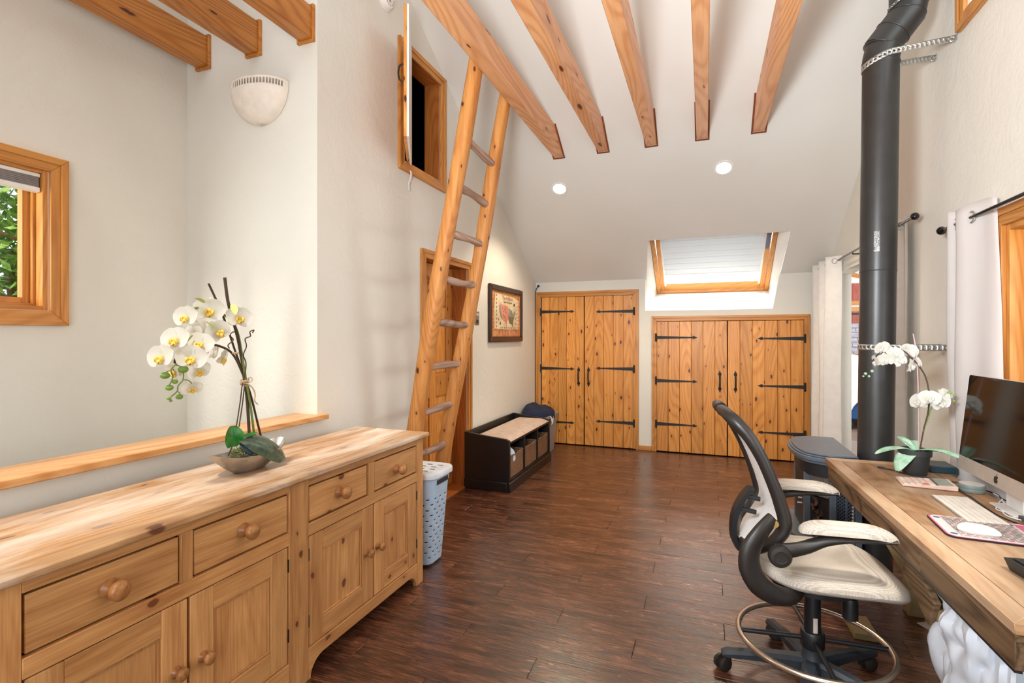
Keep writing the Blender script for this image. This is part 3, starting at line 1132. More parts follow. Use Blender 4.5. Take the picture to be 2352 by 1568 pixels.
# gable window, high up
root = structure('window_3')
for (a0, a1, c0, c1), k in (((1.6, 1.63, 3.09, 3.85), 'z'), ((3.26, 3.29, 3.09, 3.85), 'z'), ((1.63, 3.26, 3.82, 3.85), 'y'), ((1.63, 3.26, 3.09, 3.12), 'y')):
    b = B()
    b.box(XR - 0.001, a0 - 0.001, c0 - 0.001, XR + 0.14, a1 + 0.001, c1 + 0.001)
    obj('jamb', b, M['white_paint'], root, bevel=0.002)
b = B()
b.box(XR + 0.1, 1.63, 3.12, XR + 0.106, 3.26, 3.82)
obj('pane', b, M['glass'], root)
# unseen rear windows, added behind the camera for soft frontal light
root = structure('window_4')
for x0, x1 in ((-1.85, -0.4), (-0.4, 1.05)):
    for bx in ((x0, 0.45, x0 + 0.06, 2.5), (x1 - 0.06, 0.45, x1, 2.5), (x0 + 0.06, 0.45, x1 - 0.06, 0.51), (x0 + 0.06, 2.44, x1 - 0.06, 2.5)):
        b = B()
        b.box(bx[0], YN - 0.1, bx[1], bx[2], YN - 0.05, bx[3])
        obj('sash', b, M['pine_z'], root)
    b = B()
    b.box(x0 + 0.06, YN - 0.08, 0.51, x1 - 0.06, YN - 0.075, 2.44)
    obj('pane', b, M['glass'], root)

# roof window in the back slope: flared white well, pine frame, translucent blind
root = structure('window_5')
NO = Vector((0, SL, 1)).normalized()
OFF = 0.25


def onS(px, py, dz=0.0):
    r = ray(px, py)
    d = (Z0 + dz + SL * YB - EYE) / (r.z + SL * r.y)
    return Vector((0, 0, EYE)) + r * d


def rp(x, y, dz):
    return Vector((x, y, Z0 + dz + SL * (YB - y)))


FXL, FXR, FYT, FYB = -0.60, 0.742, 6.00, 7.13
Aq, Bq = Vector((-0.602, 5.90, zc(5.90))), Vector((0.825, 5.90, zc(5.90)))
Cq, Dq = Vector((0.80, YB, Z0)), Vector((0.728, YB, 1.737))
Eq, Fq = Vector((-0.696, YB, 1.737)), Vector((-0.698, YB, Z0))
TL, TR, BR, BL = rp(FXL, FYT, OFF), rp(FXR, FYT, OFF), rp(FXR, FYB, OFF), rp(FXL, FYB, OFF)
b = B()
b.face([Aq, Fq, Eq, BL, TL])
b.face([Bq, TR, BR, Dq, Cq])
b.face([Aq, TL, TR, Bq])
b.face([Eq, Dq, BR, BL])
obj('light_well', b, M['white_paint'], root, smooth=0)


def rfbox(b, x0, x1, y0, y1, dz0, dz1):
    b.hexa([rp(x0, y0, dz0), rp(x1, y0, dz0), rp(x1, y1, dz0), rp(x0, y1, dz0), rp(x0, y0, dz1), rp(x1, y0, dz1), rp(x1, y1, dz1), rp(x0, y1, dz1)])


for d, w, a0, a1 in ((0.0, 0.045, OFF - 0.03, OFF + 0.05), (0.05, 0.05, OFF + 0.0, OFF + 0.05)):
    x0, x1, y0, y1 = FXL + d, FXR - d, FYT + d, FYB - d
    for (p0, p1, q0, q1), k in (((x0, x0 + w, y0, y1), 'y'), ((x1 - w, x1, y0, y1), 'y'), ((x0 + w, x1 - w, y1 - w, y1), 'x'), ((x0 + w, x1 - w, y0, y0 + w), 'x')):
        b = B()
        rfbox(b, p0, p1, q0, q1, a0, a1)
        obj('sash' if d else 'frame', b, M['pine_' + k], root, bevel=0.004)
gx0, gx1, gy0, gy1 = FXL + 0.10, FXR - 0.10, FYT + 0.10, FYB - 0.10
b = B()
rfbox(b, gx0, gx1, gy0, gy1, OFF + 0.042, OFF + 0.048)
obj('pane', b, M['glass'], root)
b = B()
for x0, x1 in ((gx0, gx0 + 0.02), (gx1 - 0.02, gx1)):
    rfbox(b, x0, x1, gy0, gy1, OFF + 0.016, OFF + 0.035)
obj('blind_track', b, M['white_paint'], root)
b = B()
for k in range(16):
    y0 = gy0 + (gy1 - 0.20 - gy0) * k / 16
    y1 = gy0 + (gy1 - 0.20 - gy0) * (k + 1) / 16
    b.hexa([rp(gx0 + .02, y0, OFF + .024), rp(gx1 - .02, y0, OFF + .024), rp(gx1 - .02, y1, OFF + .024 + .003 * (k % 2)), rp(gx0 + .02, y1, OFF + .024 + .003 * (k % 2)),
            rp(gx0 + .02, y0, OFF + .027), rp(gx1 - .02, y0, OFF + .027), rp(gx1 - .02, y1, OFF + .027 + .003 * (k % 2)), rp(gx0 + .02, y1, OFF + .027 + .003 * (k % 2))])
obj('pleated_blind', b, M['blind'], root)
b = B()
rfbox(b, gx0 + .02, gx1 - .02, gy1 - 0.205, gy1 - 0.19, OFF + 0.018, OFF + 0.034)
obj('blind_rail', b, M['plastic_white'], root)
b = B()
rfbox(b, FXR - 0.10, FXR - 0.065, FYT + 0.08, FYT + 0.42, OFF - 0.02, OFF + 0.005)
obj('opener_chain_box', b, plain('slate_metal', lin(84, 98, 118), 0.5), root)
# bedroom windows
root = structure('window_6')
for (x0, x1, z0_, z1_), sl in (((2.3, 3.3, 1.08, 1.90), 0), ((2.3, 3.3, 2.10, 2.45), 1)):
    for bx in ((x0 - .04, z0_ - .06, x0 + .05, z1_ + .1 + .22 * sl), (x1 - .05, z0_ - .06, x1 + .04, z1_ + .06)):
        b = B()
        b.box(bx[0], 11.47, bx[1], bx[2], 11.53, bx[3])
        obj('sash', b, M['pine_z'], root)
    b = B()
    b.box(x0 - .04, 11.465, z0_ - .08, x1 + .04, 11.53, z0_ + .0)
    obj('sill', b, M['pine_x'], root)
    b = B()
    b.hexa([(x0 - .04, 11.465, z1_ - .0 + .22 * sl), (x1 + .04, 11.465, z1_ - .06 * sl), (x1 + .04, 11.53, z1_ - .06 * sl), (x0 - .04, 11.53, z1_ + .22 * sl),
            (x0 - .04, 11.465, z1_ + .08 + .22 * sl), (x1 + .04, 11.465, z1_ + .08 - .06 * sl), (x1 + .04, 11.53, z1_ + .08 - .06 * sl), (x0 - .04, 11.53, z1_ + .08 + .22 * sl)])
    obj('head', b, M['pine_x'], root)

# ================================================================== BEAMS
beam_x = [-1.333, -0.90, -0.458, -0.022, 0.43]
beam_lab = ['pine ceiling beam that the log ladder leans against', 'pine ceiling beam second from the log ladder', 'middle beam of the five over the brown floor, dark knot on its underside',
            'pine ceiling beam above the gap between the two downlights', 'pine ceiling beam nearest to the black stovepipe']
BH, BW, BZ = 0.19, 0.094, 3.168
for x, lab in zip(beam_x, beam_lab):
    t = thing('ceiling_beam', lab, 'beam', (x, 1.9, BZ), group='exposed ceiling beams')
    b = B()
    y1 = YB - (BZ - Z0) / SL + 0.0
    y2 = YB - (BZ + BH - Z0) / SL
    y3, y4 = RIDGE - (zc(RIDGE) - BZ) / SL, RIDGE - (zc(RIDGE) - BZ - BH) / SL
    b.hexa([(x - BW / 2, y3, BZ), (x + BW / 2, y3, BZ), (x + BW / 2, y1, BZ), (x - BW / 2, y1, BZ), (x - BW / 2, y4, BZ + BH), (x + BW / 2, y4, BZ + BH), (x + BW / 2, y2, BZ + BH), (x - BW / 2, y2, BZ + BH)])
    obj('timber', b, M['beam'], t, bevel=0.004)
    b = B()
    sl = Vector((0, -1 / SL, 1)).normalized()
    w = BW / 2 + 0.006
    e = 0.007
    nrm = Vector((0, -SL, -1)).normalized() * 0.006
    lo, hi = Vector((x, y1 + 0.012, zc(y1 + 0.012) - 0.0005)), Vector((x, y2 - 0.01, zc(y2 - 0.01) - 0.0005))
    for sx in (-1, 1):
        b.prism([lo + Vector((sx * (BW / 2 + .0005), 0, 0)), lo + Vector((sx * (w + e), 0, 0)), hi + Vector((sx * (w + e), 0, 0)), hi + Vector((sx * (BW / 2 + .0005), 0, 0))], nrm)
    b.prism([lo + Vector((-w - e, 0, 0)), lo + Vector((w + e, 0, 0)), lo + Vector((w + e, -0.011, 0.0067)), lo + Vector((-w - e, -0.011, 0.0067))], nrm)
    obj('slot_trim', b, M['beam_dark'], t)
for x, lab in zip((-3.052, -2.618, -2.205), ('oiled beam over the stair nearest to the small window', 'middle oiled beam over the stair, above the shell wall light', 'oiled beam over the stair at the white wall corner')):
    t = thing('ceiling_beam', lab, 'beam', (x, 1.0, BZ), group='beams over the stair')
    b = B()
    y3, y4 = RIDGE - (zc(RIDGE) - BZ) / SL, RIDGE - (zc(RIDGE) - BZ - BH) / SL
    b.hexa([(x - BW / 2, y3, BZ), (x + BW / 2, y3, BZ), (x + BW / 2, YC - .001, BZ), (x - BW / 2, YC - .001, BZ), (x - BW / 2, y4, BZ + BH), (x + BW / 2, y4, BZ + BH), (x + BW / 2, YC - .001, BZ + BH), (x - BW / 2, YC - .001, BZ + BH)])
    obj('timber', b, M['beam_warm'], t, bevel=0.004)
    b = B()
    w = BW / 2 + 0.001
    b.annulus([(x - w - .014, YC - .001, BZ - .016), (x + w + .014, YC - .001, BZ - .016), (x + w + .014, YC - .001, BZ + BH + .012), (x - w - .014, YC - .001, BZ + BH + .012)],
              [(x - w, YC - .001, BZ - .001), (x + w, YC - .001, BZ - .001), (x + w, YC - .001, BZ + BH + .001), (x - w, YC - .001, BZ + BH + .001)], (0, -0.018, 0))
    obj('end_collar', b, M['beam_warm'], t, bevel=0.002)

# recessed downlights in the back slope
for (px, py), lab in (((1285, 433), 'lit recessed downlight near the log ladder'), ((1662, 385), 'lit recessed downlight above the skylight')):
    c = onS(px, py)
    t = thing('recessed_downlight', lab, 'ceiling light', c, group='lit downlights in the sloped ceiling')
    dn = Vector((0, -SL, -1)).normalized()
    q = dn.to_track_quat('Z', 'Y').to_matrix()

    def ring(r, h, n=28):
        return [c + q @ Vector((r * math.cos(2 * math.pi * i / n), r * math.sin(2 * math.pi * i / n), h)) for i in range(n)]
    b = B()
    b.annulus(ring(0.088, 0.001), ring(0.066, 0.001), dn * 0.006)
    obj('trim_ring', b, M['white_paint'], t, bevel=0.002)
    b = B()
    b.prism(ring(0.065, 0.001), dn * 0.004)
    obj('lamp_disc', b, M['bulb'], t)
    d = bpy.data.lights.new('downlight', 'SPOT')
    d.energy, d.color, d.spot_size, d.spot_blend, d.shadow_soft_size = 75, (1.0, 0.84, 0.62), R(125), 0.6, 0.05
    lo = bpy.data.objects.new('downlight', d)
    COL.objects.link(lo)
    lo.location = c + Vector((0, -0.03, -0.06))
    lo.rotation_euler = (0, 0, 0)

# ================================================================== SIDEBOARD
FX, BX = -1.53, -2.0
Y0, Y1, ZT = 0.66, 2.57, 0.863
sb = thing('sideboard', 'long antique pine sideboard with four drawers and four doors against the half wall', 'sideboard', (-1.76, 1.615, 0))
b = B()
b.box(BX - 0.012, Y0 - 0.022, ZT - 0.025, BX + 0.135, Y1 + 0.022, ZT)
obj('top_board', b, M['sb_top'], sb, bevel=0.004)
b = B()
b.box(BX + 0.1355, Y0 - 0.022, ZT - 0.025, FX + 0.03, Y1 + 0.022, ZT)
obj('top_board', b, M['sb_top'], sb, bevel=0.006)
b = B()
b.box(BX, Y1 - 0.022, 0.0, FX - 0.022, Y1, 0.838)
obj('side_panel', b, M['sb_z'], sb, bevel=0.002)
b = B()
b.box(BX, Y0, 0.0, FX - 0.022, Y0 + 0.022, 0.838)
obj('side_panel', b, M['sb_z'], sb, bevel=0.002)
b = B()
b.box(BX, Y0 + 0.022, 0.1, BX + 0.012, Y1 - 0.022, 0.838)
obj('back_panel', b, M['sb_z'], sb)
b = B()
b.box(BX + 0.02, Y0 + 0.022, 0.1, FX - 0.045, Y1 - 0.022, 0.12)
obj('bottom_board', b, M['sb_y'], sb)
b = B()
b.box(FX - 0.05, Y0 + 0.03, 0.12, FX - 0.045, Y1 - 0.03, 0.836)
obj('gap_shade_sheet', b, M['dark_hole'], sb)  # black sheet, painted shade behind the drawer and door gaps
T_ = 0.022
for y0, y1, z0 in ((0.66, 0.719, 0.0), (1.556, 1.661, 0.0), (2.508, 2.57, 0.0)):
    b = B()
    b.box(FX - T_, y0, z0, FX, y1, 0.838)
    obj('stile', b, M['sb_z'], sb, bevel=0.0025)
bays = ((0.719, 1.556), (1.661, 2.508))
for i, (y0, y1) in enumerate(bays):
    for z0, z1 in ((0.802, 0.838), (0.594, 0.645)):
        b = B()
        b.box(FX - T_, y0, z0, FX, y1, z1)
        obj('rail', b, M['sb_y'], sb, bevel=0.0025)
    ym = (1.115, 1.154) if i == 0 else (2.058, 2.106)
    b = B()
    b.box(FX - T_, ym[0], 0.645, FX, ym[1], 0.802)
    obj('divider', b, M['sb_z'], sb, bevel=0.002)
    # shaped apron with bracket feet
    pts = [(y0, 0.128), (y0, 0.0), (y0 + 0.012, 0.0)]
    for k in range(9):
        a = math.pi / 2 * k / 8
        pts.append((y0 + 0.012 + 0.055 * (1 - math.cos(a)) + 0.02 * k / 8, 0.012 + 0.06 * math.sin(a)))
    for k in range(9):
        a = math.pi / 2 * (8 - k) / 8
        pts.append((y1 - 0.012 - 0.055 * (1 - math.cos(a)) - 0.02 * (8 - k) / 8, 0.012 + 0.06 * math.sin(a)))
    pts += [(y1 - 0.012, 0.0), (y1, 0.0), (y1, 0.128)]
    b = B()
    b.prism([(FX - T_, y, z) for y, z in pts], (T_, 0, 0))
    obj('apron', b, M['sb_y'], sb, bevel=0.002)
b = B()
for x in (BX + 0.01,):
    for y0 in (Y0 + 0.03, 1.58, Y1 - 0.08):
        b.box(x, y0, 0, x + 0.05, y0 + 0.05, 0.12)
obj('rear_feet', b, M['sb_z'], sb, kind='stuff')


def knob(parent, x, y, z, s, name='knob'):
    b = B()
    b.lathe([(0.021 * s, 0.0), (0.019 * s, 0.004 * s), (0.011 * s, 0.010 * s), (0.0105 * s, 0.018 * s), (0.018 * s, 0.024 * s), (0.0225 * s, 0.031 * s), (0.022 * s, 0.040 * s), (0.016 * s, 0.046 * s), (0.004 * s, 0.048 * s)], (x, y, z), 24, 'x')
    return obj(name, b, M['knob'], parent, smooth=60)


for (y0, y1), (ky, kz) in zip(((0.725, 1.111), (1.159, 1.552), (1.667, 2.054), (2.112, 2.503)), ((0.912, 0.727), (1.348, 0.731), (1.85, 0.723), (2.30, 0.716))):
    b = B()
    b.box(FX - 0.03, y0 + 0.0015, 0.6515, FX - 0.005, y1 - 0.0015, 0.794)
    d = obj('drawer', b, M['sb_y'], sb, bevel=0.0025)
    knob(d, FX - 0.003, ky, kz, 1.22)
    # beaded inner edge
    b = B()
    for q in ((y1 + 0.0028, 0.646, y1 + 0.0058, 0.801),):
        b.box(FX - 0.012, q[0], q[1], FX + 0.0025, q[2], q[3])
    obj('bead', b, M['sb_z'], d, bevel=0.001, seg=1, kind='stuff')
for (y0, y1), (ky, kz), hy in zip(((0.726, 1.138), (1.148, 1.552), (1.667, 2.102), (2.112, 2.503)), ((1.100, 0.378), (1.192, 0.373), (2.045, 0.371), (2.138, 0.369)), (0, 1, 0, 1)):
    z0, z1, w, wr = 0.132, 0.589, 0.082, 0.08
    b = B()
    b.box(FX - 0.025, y0, z0, FX - 0.004, y0 + w, z1)
    d = obj('door', b, M['sb_z'], sb, bevel=0.003, label=None)
    b = B()
    b.box(FX - 0.025, y1 - w, z0, FX - 0.004, y1, z1)
    obj('door_stile', b, M['sb_z'], d, bevel=0.003)
    for q0, q1 in ((z0, z0 + wr + 0.008), (z1 - wr, z1)):
        b = B()
        b.box(FX - 0.025, y0 + w, q0, FX - 0.0045, y1 - w, q1)
        obj('door_rail', b, M['sb_y'], d, bevel=0.002)
    b = B()
    b.box(FX - 0.022, y0 + w, z0 + wr + 0.008, FX - 0.016, y1 - w, z1 - wr)
    obj('door_panel', b, M['sb_z'], d)
    b = B()
    fz0, fz1, fy0, fy1 = z0 + wr + 0.008, z1 - wr, y0 + w, y1 - w
    b.annulus([(FX - 0.016, fy0, fz0), (FX - 0.016, fy1, fz0), (FX - 0.016, fy1, fz1), (FX - 0.016, fy0, fz1)],
              [(FX - 0.016, fy0 + .009, fz0 + .009), (FX - 0.016, fy1 - .009, fz0 + .009), (FX - 0.016, fy1 - .009, fz1 - .009), (FX - 0.016, fy0 + .009, fz1 - .009)], (0.006, 0, 0))
    obj('panel_moulding', b, M['sb_z'], d, bevel=0.002)
    knob(d, FX - 0.004, ky, kz, 0.88)
    for hz in (0.215, 0.49):
        b = B()
        yy = y1 + 0.001 if hy else y0 - 0.005
        b.box(FX - 0.01, yy, hz, FX - 0.001, yy + 0.004, hz + 0.05)
        obj('hinge', b, M['iron'], d)

# ================================================================== LADDER
t = thing('log_ladder', 'peeled log loft ladder with grey worn rungs leaning on the first ceiling beam', 'ladder', (-2.0, 3.32, 0))


def rail_x(z):
    return -2.035 + 0.1925 * z


for y, ph, zt in ((3.05, 0.0, 3.27), (3.59, 1.7, 3.27)):
    pts, rr = [], []
    for k in range(33):
        z = zt * k / 32
        pts.append((rail_x(z) + 0.005 * math.sin(z * 3.1 + ph), y + 0.007 * math.sin(z * 2.3 + ph * 2) - (0.0), z))
        rr.append(0.067 - 0.0035 * z + 0.003 * math.sin(z * 5 + ph))
    b = B()
    rings = []
    for p, r in zip(pts, rr):
        ring = []
        for j in range(16):
            a = 2 * math.pi * j / 16
            ca, sa = math.cos(a), math.sin(a)
            e = 0.62
            ring.append(Vector(p) + Vector((0.80 * r * math.copysign(abs(ca) ** e, ca), 0.94 * r * math.copysign(abs(sa) ** e, sa), 0)))
        rings.append(ring)
    rings[0] = [Vector((q.x, q.y, 0.0)) for q in rings[0]]
    b.ring_loft(rings)
    obj('rail', b, M['log'], t, smooth=50)
for k, z in enumerate((0.27, 0.575, 0.887, 1.206, 1.511, 1.813, 2.127, 2.428, 2.73)):
    b = B()
    x = rail_x(z) + 0.012
    pts, rr = [], []
    for i in range(13):
        u = i / 12
        pts.append((x + 0.005 * math.sin(u * 3.1 + k) - 0.002, 3.075 + u * 0.487, z + 0.0045 * math.sin(u * 5 + k * 1.7)))
        rr.append((0.0265 + 0.0025 * math.sin(u * 9 + k)) * (0.80 if i in (0, 12) else 1))
    b.tube(pts, rr, 12)
    obj('rung', b, M['rung'], t, smooth=50)

# ================================================================== BENCH with three baskets
t = thing('storage_bench', 'black storage bench with pale cushion and three open cubbies along the left wall', 'bench', (-1.89, 4.95, 0))
bx0, bx1, by0, by1 = -2.115, -1.66, 4.30, 5.59
for y0, y1 in ((by0, by0 + 0.03), (by1 - 0.03, by1)):
    prof = [(bx0, 0.07), (bx1, 0.07), (bx1, 0.465), (bx1 - 0.03, 0.478), (bx0 + 0.16, 0.505), (bx0 + 0.03, 0.522), (bx0, 0.522)]
    b = B()
    b.prism([(x, y0, z) for x, z in prof], (0, y1 - y0, 0))
    obj('end_panel', b, M['espresso'], t, bevel=0.004)
b = B()
b.box(bx0, by0 + 0.03, 0.07, bx0 + 0.02, by1 - 0.03, 0.522)
obj('back_panel', b, M['espresso'], t, bevel=0.003)
b = B()
b.box(bx0 + 0.02, by0 + 0.03, 0.43, bx1 - 0.005, by1 - 0.03, 0.452)
obj('seat_board', b, M['espresso'], t, bevel=0.003)
b = B()
b.box(bx0 + 0.02, by0 + 0.03, 0.088, bx1 - 0.004, by1 - 0.03, 0.106)
obj('bottom_shelf', b, M['espresso'], t, bevel=0.002)
for x0, x1, y0, y1 in ((bx1 - 0.02, bx1 + 0.014, by0 - 0.014, by1 + 0.014), (bx0, bx1 - 0.02, by0 - 0.014, by0 + 0.012), (bx0, bx1 - 0.02, by1 - 0.012, by1 + 0.014)):
    b = B()
    b.box(x0, y0, 0.0, x1, y1, 0.088)
    obj('plinth', b, M['espresso'], t, bevel=0.006)
cub = (by1 - by0 - 0.06 - 0.04) / 3
ys = [by0 + 0.03 + i * (cub + 0.02) for i in range(3)]
for y in ys[1:]:
    b = B()
    b.box(bx0 + 0.02, y - 0.02, 0.106, bx1 - 0.004, y, 0.43)
    obj('divider', b, M['espresso'], t, bevel=0.002)
b = B()


def cush(u, v):
    x = bx0 + 0.055 + (bx1 - 0.002 - bx0 - 0.055) * u
    y = by0 + 0.032 + (by1 - by0 - 0.064) * v
    e = min(u, 1 - u) * 5
    g = min(v, 1 - v) * 16
    h = (1 - max(0, 1 - e) ** 2.2) * (1 - max(0, 1 - g) ** 2.2)
    dim = 0
    for cv in (0.16, 0.39, 0.61, 0.84):
        for cu in (0.3, 0.7):
            dim += math.exp(-(((v - cv) / 0.035) ** 2 + ((u - cu) / 0.09) ** 2))
    return Vector((x, y, 0.4535 + 0.036 * h - 0.006 * dim))


b.grid(cush, 20, 60)
b.grid(lambda u, v: Vector((cush(u, v).x, cush(u, v).y, 0.453)), 4, 4)
obj('cushion', b, M['cushion'], t, smooth=80)
labs = ('woven basket under the bench with pale blue cloth poking out', 'middle woven basket under the black bench', 'woven basket in the bench cubby nearest the laundry bin')
for i, y in enumerate(ys):
    k = thing('basket', labs[i], 'basket', (bx1 - 0.2, y + cub / 2, 0.106), group='baskets in the bench cubbies')
    zt = 0.315
    b = B()
    x0, x1, y0, y1 = bx1 - 0.40, bx1 - 0.018, y + 0.014, y + cub - 0.014

    def wallgrid(p, q, n):
        p, q = Vector(p), Vector(q)

        def f(u, v):
            d = q - p
            pos = p + d * u
            w = 0.0026 * math.sin(u * n * math.pi) * math.sin(v * 19 * math.pi)
            nn = Vector((d.y, -d.x, 0)).normalized()
            sag = -0.012 * math.sin(u * math.pi) if v == 1 else 0
            return Vector((pos.x, pos.y, 0.1075 + (zt - 0.1075) * v + sag)) + nn * w
        b.grid(f, 36, 26)
    wallgrid((x1, y0, 0), (x1, y1, 0), 24)
    wallgrid((x1, y1, 0), (x0, y1, 0), 24)
    wallgrid((x0, y1, 0), (x0, y0, 0), 24)
    wallgrid((x0, y0, 0), (x1, y0, 0), 24)
    b.face([(x0, y0, 0.1075), (x1, y0, 0.1075), (x1, y1, 0.1075), (x0, y1, 0.1075)])
    obj('basket_body', b, M['seagrass'], k, smooth=60, solid=0.008, offset=1.0)
    b = B()
    rim = [(x1, y0, zt), (x1, (y0 + y1) / 2, zt - 0.011), (x1, y1, zt), (x0, y1, zt), (x0, y0, zt)]
    b.tube(rim, 0.0085, 8, True)
    obj('rim', b, M['seagrass'], k)
c = B()
cx_, cy_ = bx1 - 0.10, ys[0] + 0.12
random.seed(5)
c.grid(lambda u, v: Vector((cx_ + 0.085 * math.cos(u * 6.283) * (math.cos(v * 1.5) ** 0.7) * (1 + 0.16 * math.sin(u * 19)), cy_ + 0.10 * math.sin(u * 6.283) * (math.cos(v * 1.5) ** 0.7), 0.25 + 0.145 * math.sin(v * 1.5) + 0.012 * math.sin(u * 13 + v * 5))), 36, 10, closeu=True)
o = obj('folded_cloth', c, M['pale_blue_cloth'], smooth=60)
tag(o, 'pale blue cloth stuffed into the first woven basket', 'cloth')

# ================================================================== LAUNDRY BIN behind the bench
t = thing('laundry_bin', 'grey plastic bin with clothes between the black bench and the closet', 'bin', (-1.93, 5.98, 0))


def rrect(cx, cy, hx, hy, r, z, n=5):
    out = []
    for sx, sy, a0 in ((1, 1, 0), (-1, 1, 90), (-1, -1, 180), (1, -1, 270)):
        for k in range(n + 1):
            a = R(a0 + 90 * k / n)
            out.append(Vector((cx + sx * (hx - r) + r * math.cos(a), cy + sy * (hy - r) + r * math.sin(a), z)))
    return out


lc = (-1.925, 5.98)
b = B()
b.ring_loft([rrect(*lc, 0.145, 0.23, 0.05, 0.0), rrect(*lc, 0.175, 0.275, 0.05, 0.43), rrect(*lc, 0.185, 0.285, 0.05, 0.432), rrect(*lc, 0.187, 0.287, 0.05, 0.46), rrect(*lc, 0.172, 0.272, 0.05, 0.46), rrect(*lc, 0.15, 0.24, 0.05, 0.36)])
obj('bin_body', b, M['bin'], t)
b = B()


def pile(u, v):
    a = u * 2 * math.pi
    r = math.cos(v * math.pi / 2) ** 0.6
    x, y = lc[0] + 0.195 * r * math.cos(a), lc[1] + 0.31 * r * math.sin(a)
    z = 0.452 + 0.10 * math.sin(v * math.pi / 2) + 0.045 * math.exp(-((x + 2.03) / 0.07) ** 2 - ((y - 6.0) / 0.2) ** 2) + 0.012 * math.sin(x * 34) * math.cos(y * 27)
    if v < 0.15:
        z -= 0.035 * (0.15 - v) / 0.15
    return Vector((x, y, z))


b.grid(pile, 44, 14, closeu=True)
o = obj('navy_garment', b, M['navy'], smooth=70)
tag(o, 'navy blue garment heaped over the grey laundry bin', 'clothes')
b = B()
cpx = onX(1275, 955, -1.745)
b.grid(lambda u, v: Vector((-1.772 + 0.036 * min(1, v * 2.5) + 0.008 * math.sin(u * 9), 5.93 - 0.07 + 0.14 * u * (1 - 0.45 * v) + 0.03 * v, 0.478 - 0.13 * v * (0.6 + 0.4 * math.sin(u * 3.1)) + 0.01 * math.sin(u * 7))), 16, 12)
o = obj('white_garment', b, M['white_cloth'], smooth=70, solid=0.006, offset=1.0)
tag(o, 'white garment hanging out over the rim of the grey laundry bin', 'clothes')

# ================================================================== HAMPER with a slotted body
t = thing('laundry_hamper', 'pale blue plastic slotted laundry hamper with lid beside the sideboard', 'hamper', (-1.77, 2.87, 0))
hc = (-1.765, 2.8165)


def peri(s, hx, hy, r):
    """point at fraction s of a rounded rectangle's outline, starting at the middle of the -y side going +x."""
    segs = [('l', hx - r), ('a', r * math.pi / 2), ('l', 2 * (hy - r)), ('a', r * math.pi / 2), ('l', 2 * (hx - r)), ('a', r * math.pi / 2), ('l', 2 * (hy - r)), ('a', r * math.pi / 2), ('l', hx - r)]
    L = sum(q[1] for q in segs)
    d = s * L
    p = Vector((0, -hy))
    ang = 0.0
    for k, ln in segs:
        u = min(d, ln)
        if k == 'l':
            p = p + Vector((math.cos(ang), math.sin(ang))) * u
        else:
            th = u / r
            c = p + Vector((-math.sin(ang), math.cos(ang))) * r
            p = c + Vector((math.sin(ang + th), -math.cos(ang + th))) * r
            ang += th
        d -= u
        if d <= 1e-9:
            break
    return p


NU, NV = 126, 75


def hbody(u, v):
    k = v
    p = peri(u, 0.188 + 0.034 * k, 0.101 + 0.03 * k, 0.06)
    return Vector((hc[0] + p.x, hc[1] + p.y, 0.012 + 0.50 * v))


b = B()
b.grid(hbody, NU, NV, skip=lambda i, j: (5 < j < NV - 10) and (j % 5 == 1) and ((i + (3 if (j // 5) % 2 else 0)) % 6 in (0, 1)), closeu=True)
b.face([hbody(i / 42, 0) for i in range(42)])
obj('slotted_body', b, M['hamper'], t, smooth=50, solid=0.0025)
b = B()
b.grid(lambda u, v: Vector((hc[0] + peri(u, 0.17 + 0.03 * v, 0.083 + 0.03 * v, 0.05).x, hc[1] + peri(u, 0.17 + 0.03 * v, 0.083 + 0.03 * v, 0.05).y, 0.03 + 0.46 * v)), 40, 1, closeu=True)
obj('inner_shade_sleeve', b, M['stove_dark'], t)  # dark sleeve added so the slots look shaded inside
b = B()
b.ring_loft([rrect(*hc, 0.225, 0.134, 0.06, 0.508), rrect(*hc, 0.229, 0.138, 0.06, 0.545), rrect(*hc, 0.225, 0.134, 0.06, 0.548)], caps=True)
obj('collar', b, M['hamper'], t)
b = B()
yy = hc[1] - 0.1835
b.box(hc[0] + 0.03, hc[1] - 0.140, 0.506, hc[0] + 0.16, hc[1] - 0.1345, 0.535)
b.box(hc[0] + 0.2265, hc[1] - 0.07, 0.506, hc[0] + 0.2315, hc[1] + 0.07, 0.535)
obj('handle_slot', b, M['stove_dark'], t, bevel=0.002)
b = B()
b.ring_loft([rrect(*hc, 0.24, 0.147, 0.065, 0.549), rrect(*hc, 0.246, 0.153, 0.068, 0.553), rrect(*hc, 0.246, 0.153, 0.068, 0.578), rrect(*hc, 0.240, 0.147, 0.065, 0.588), rrect(*hc, 0.205, 0.112, 0.05, 0.592), rrect(*hc, 0.198, 0.105, 0.05, 0.588)])
lid = obj('lid', b, M['hamper_lid'], t, smooth=50)
b = B()
for i in range(5):
    for j in range(4):
        x, y = hc[0] - 0.15 + i * 0.075 + (0.02 if j % 2 else 0), hc[1] - 0.08 + j * 0.053
        b.box(x - 0.018, y - 0.006, 0.5879, x + 0.018, y + 0.006, 0.5887)
obj('lid_slots', b, M['stove_dark'], lid, kind='stuff')

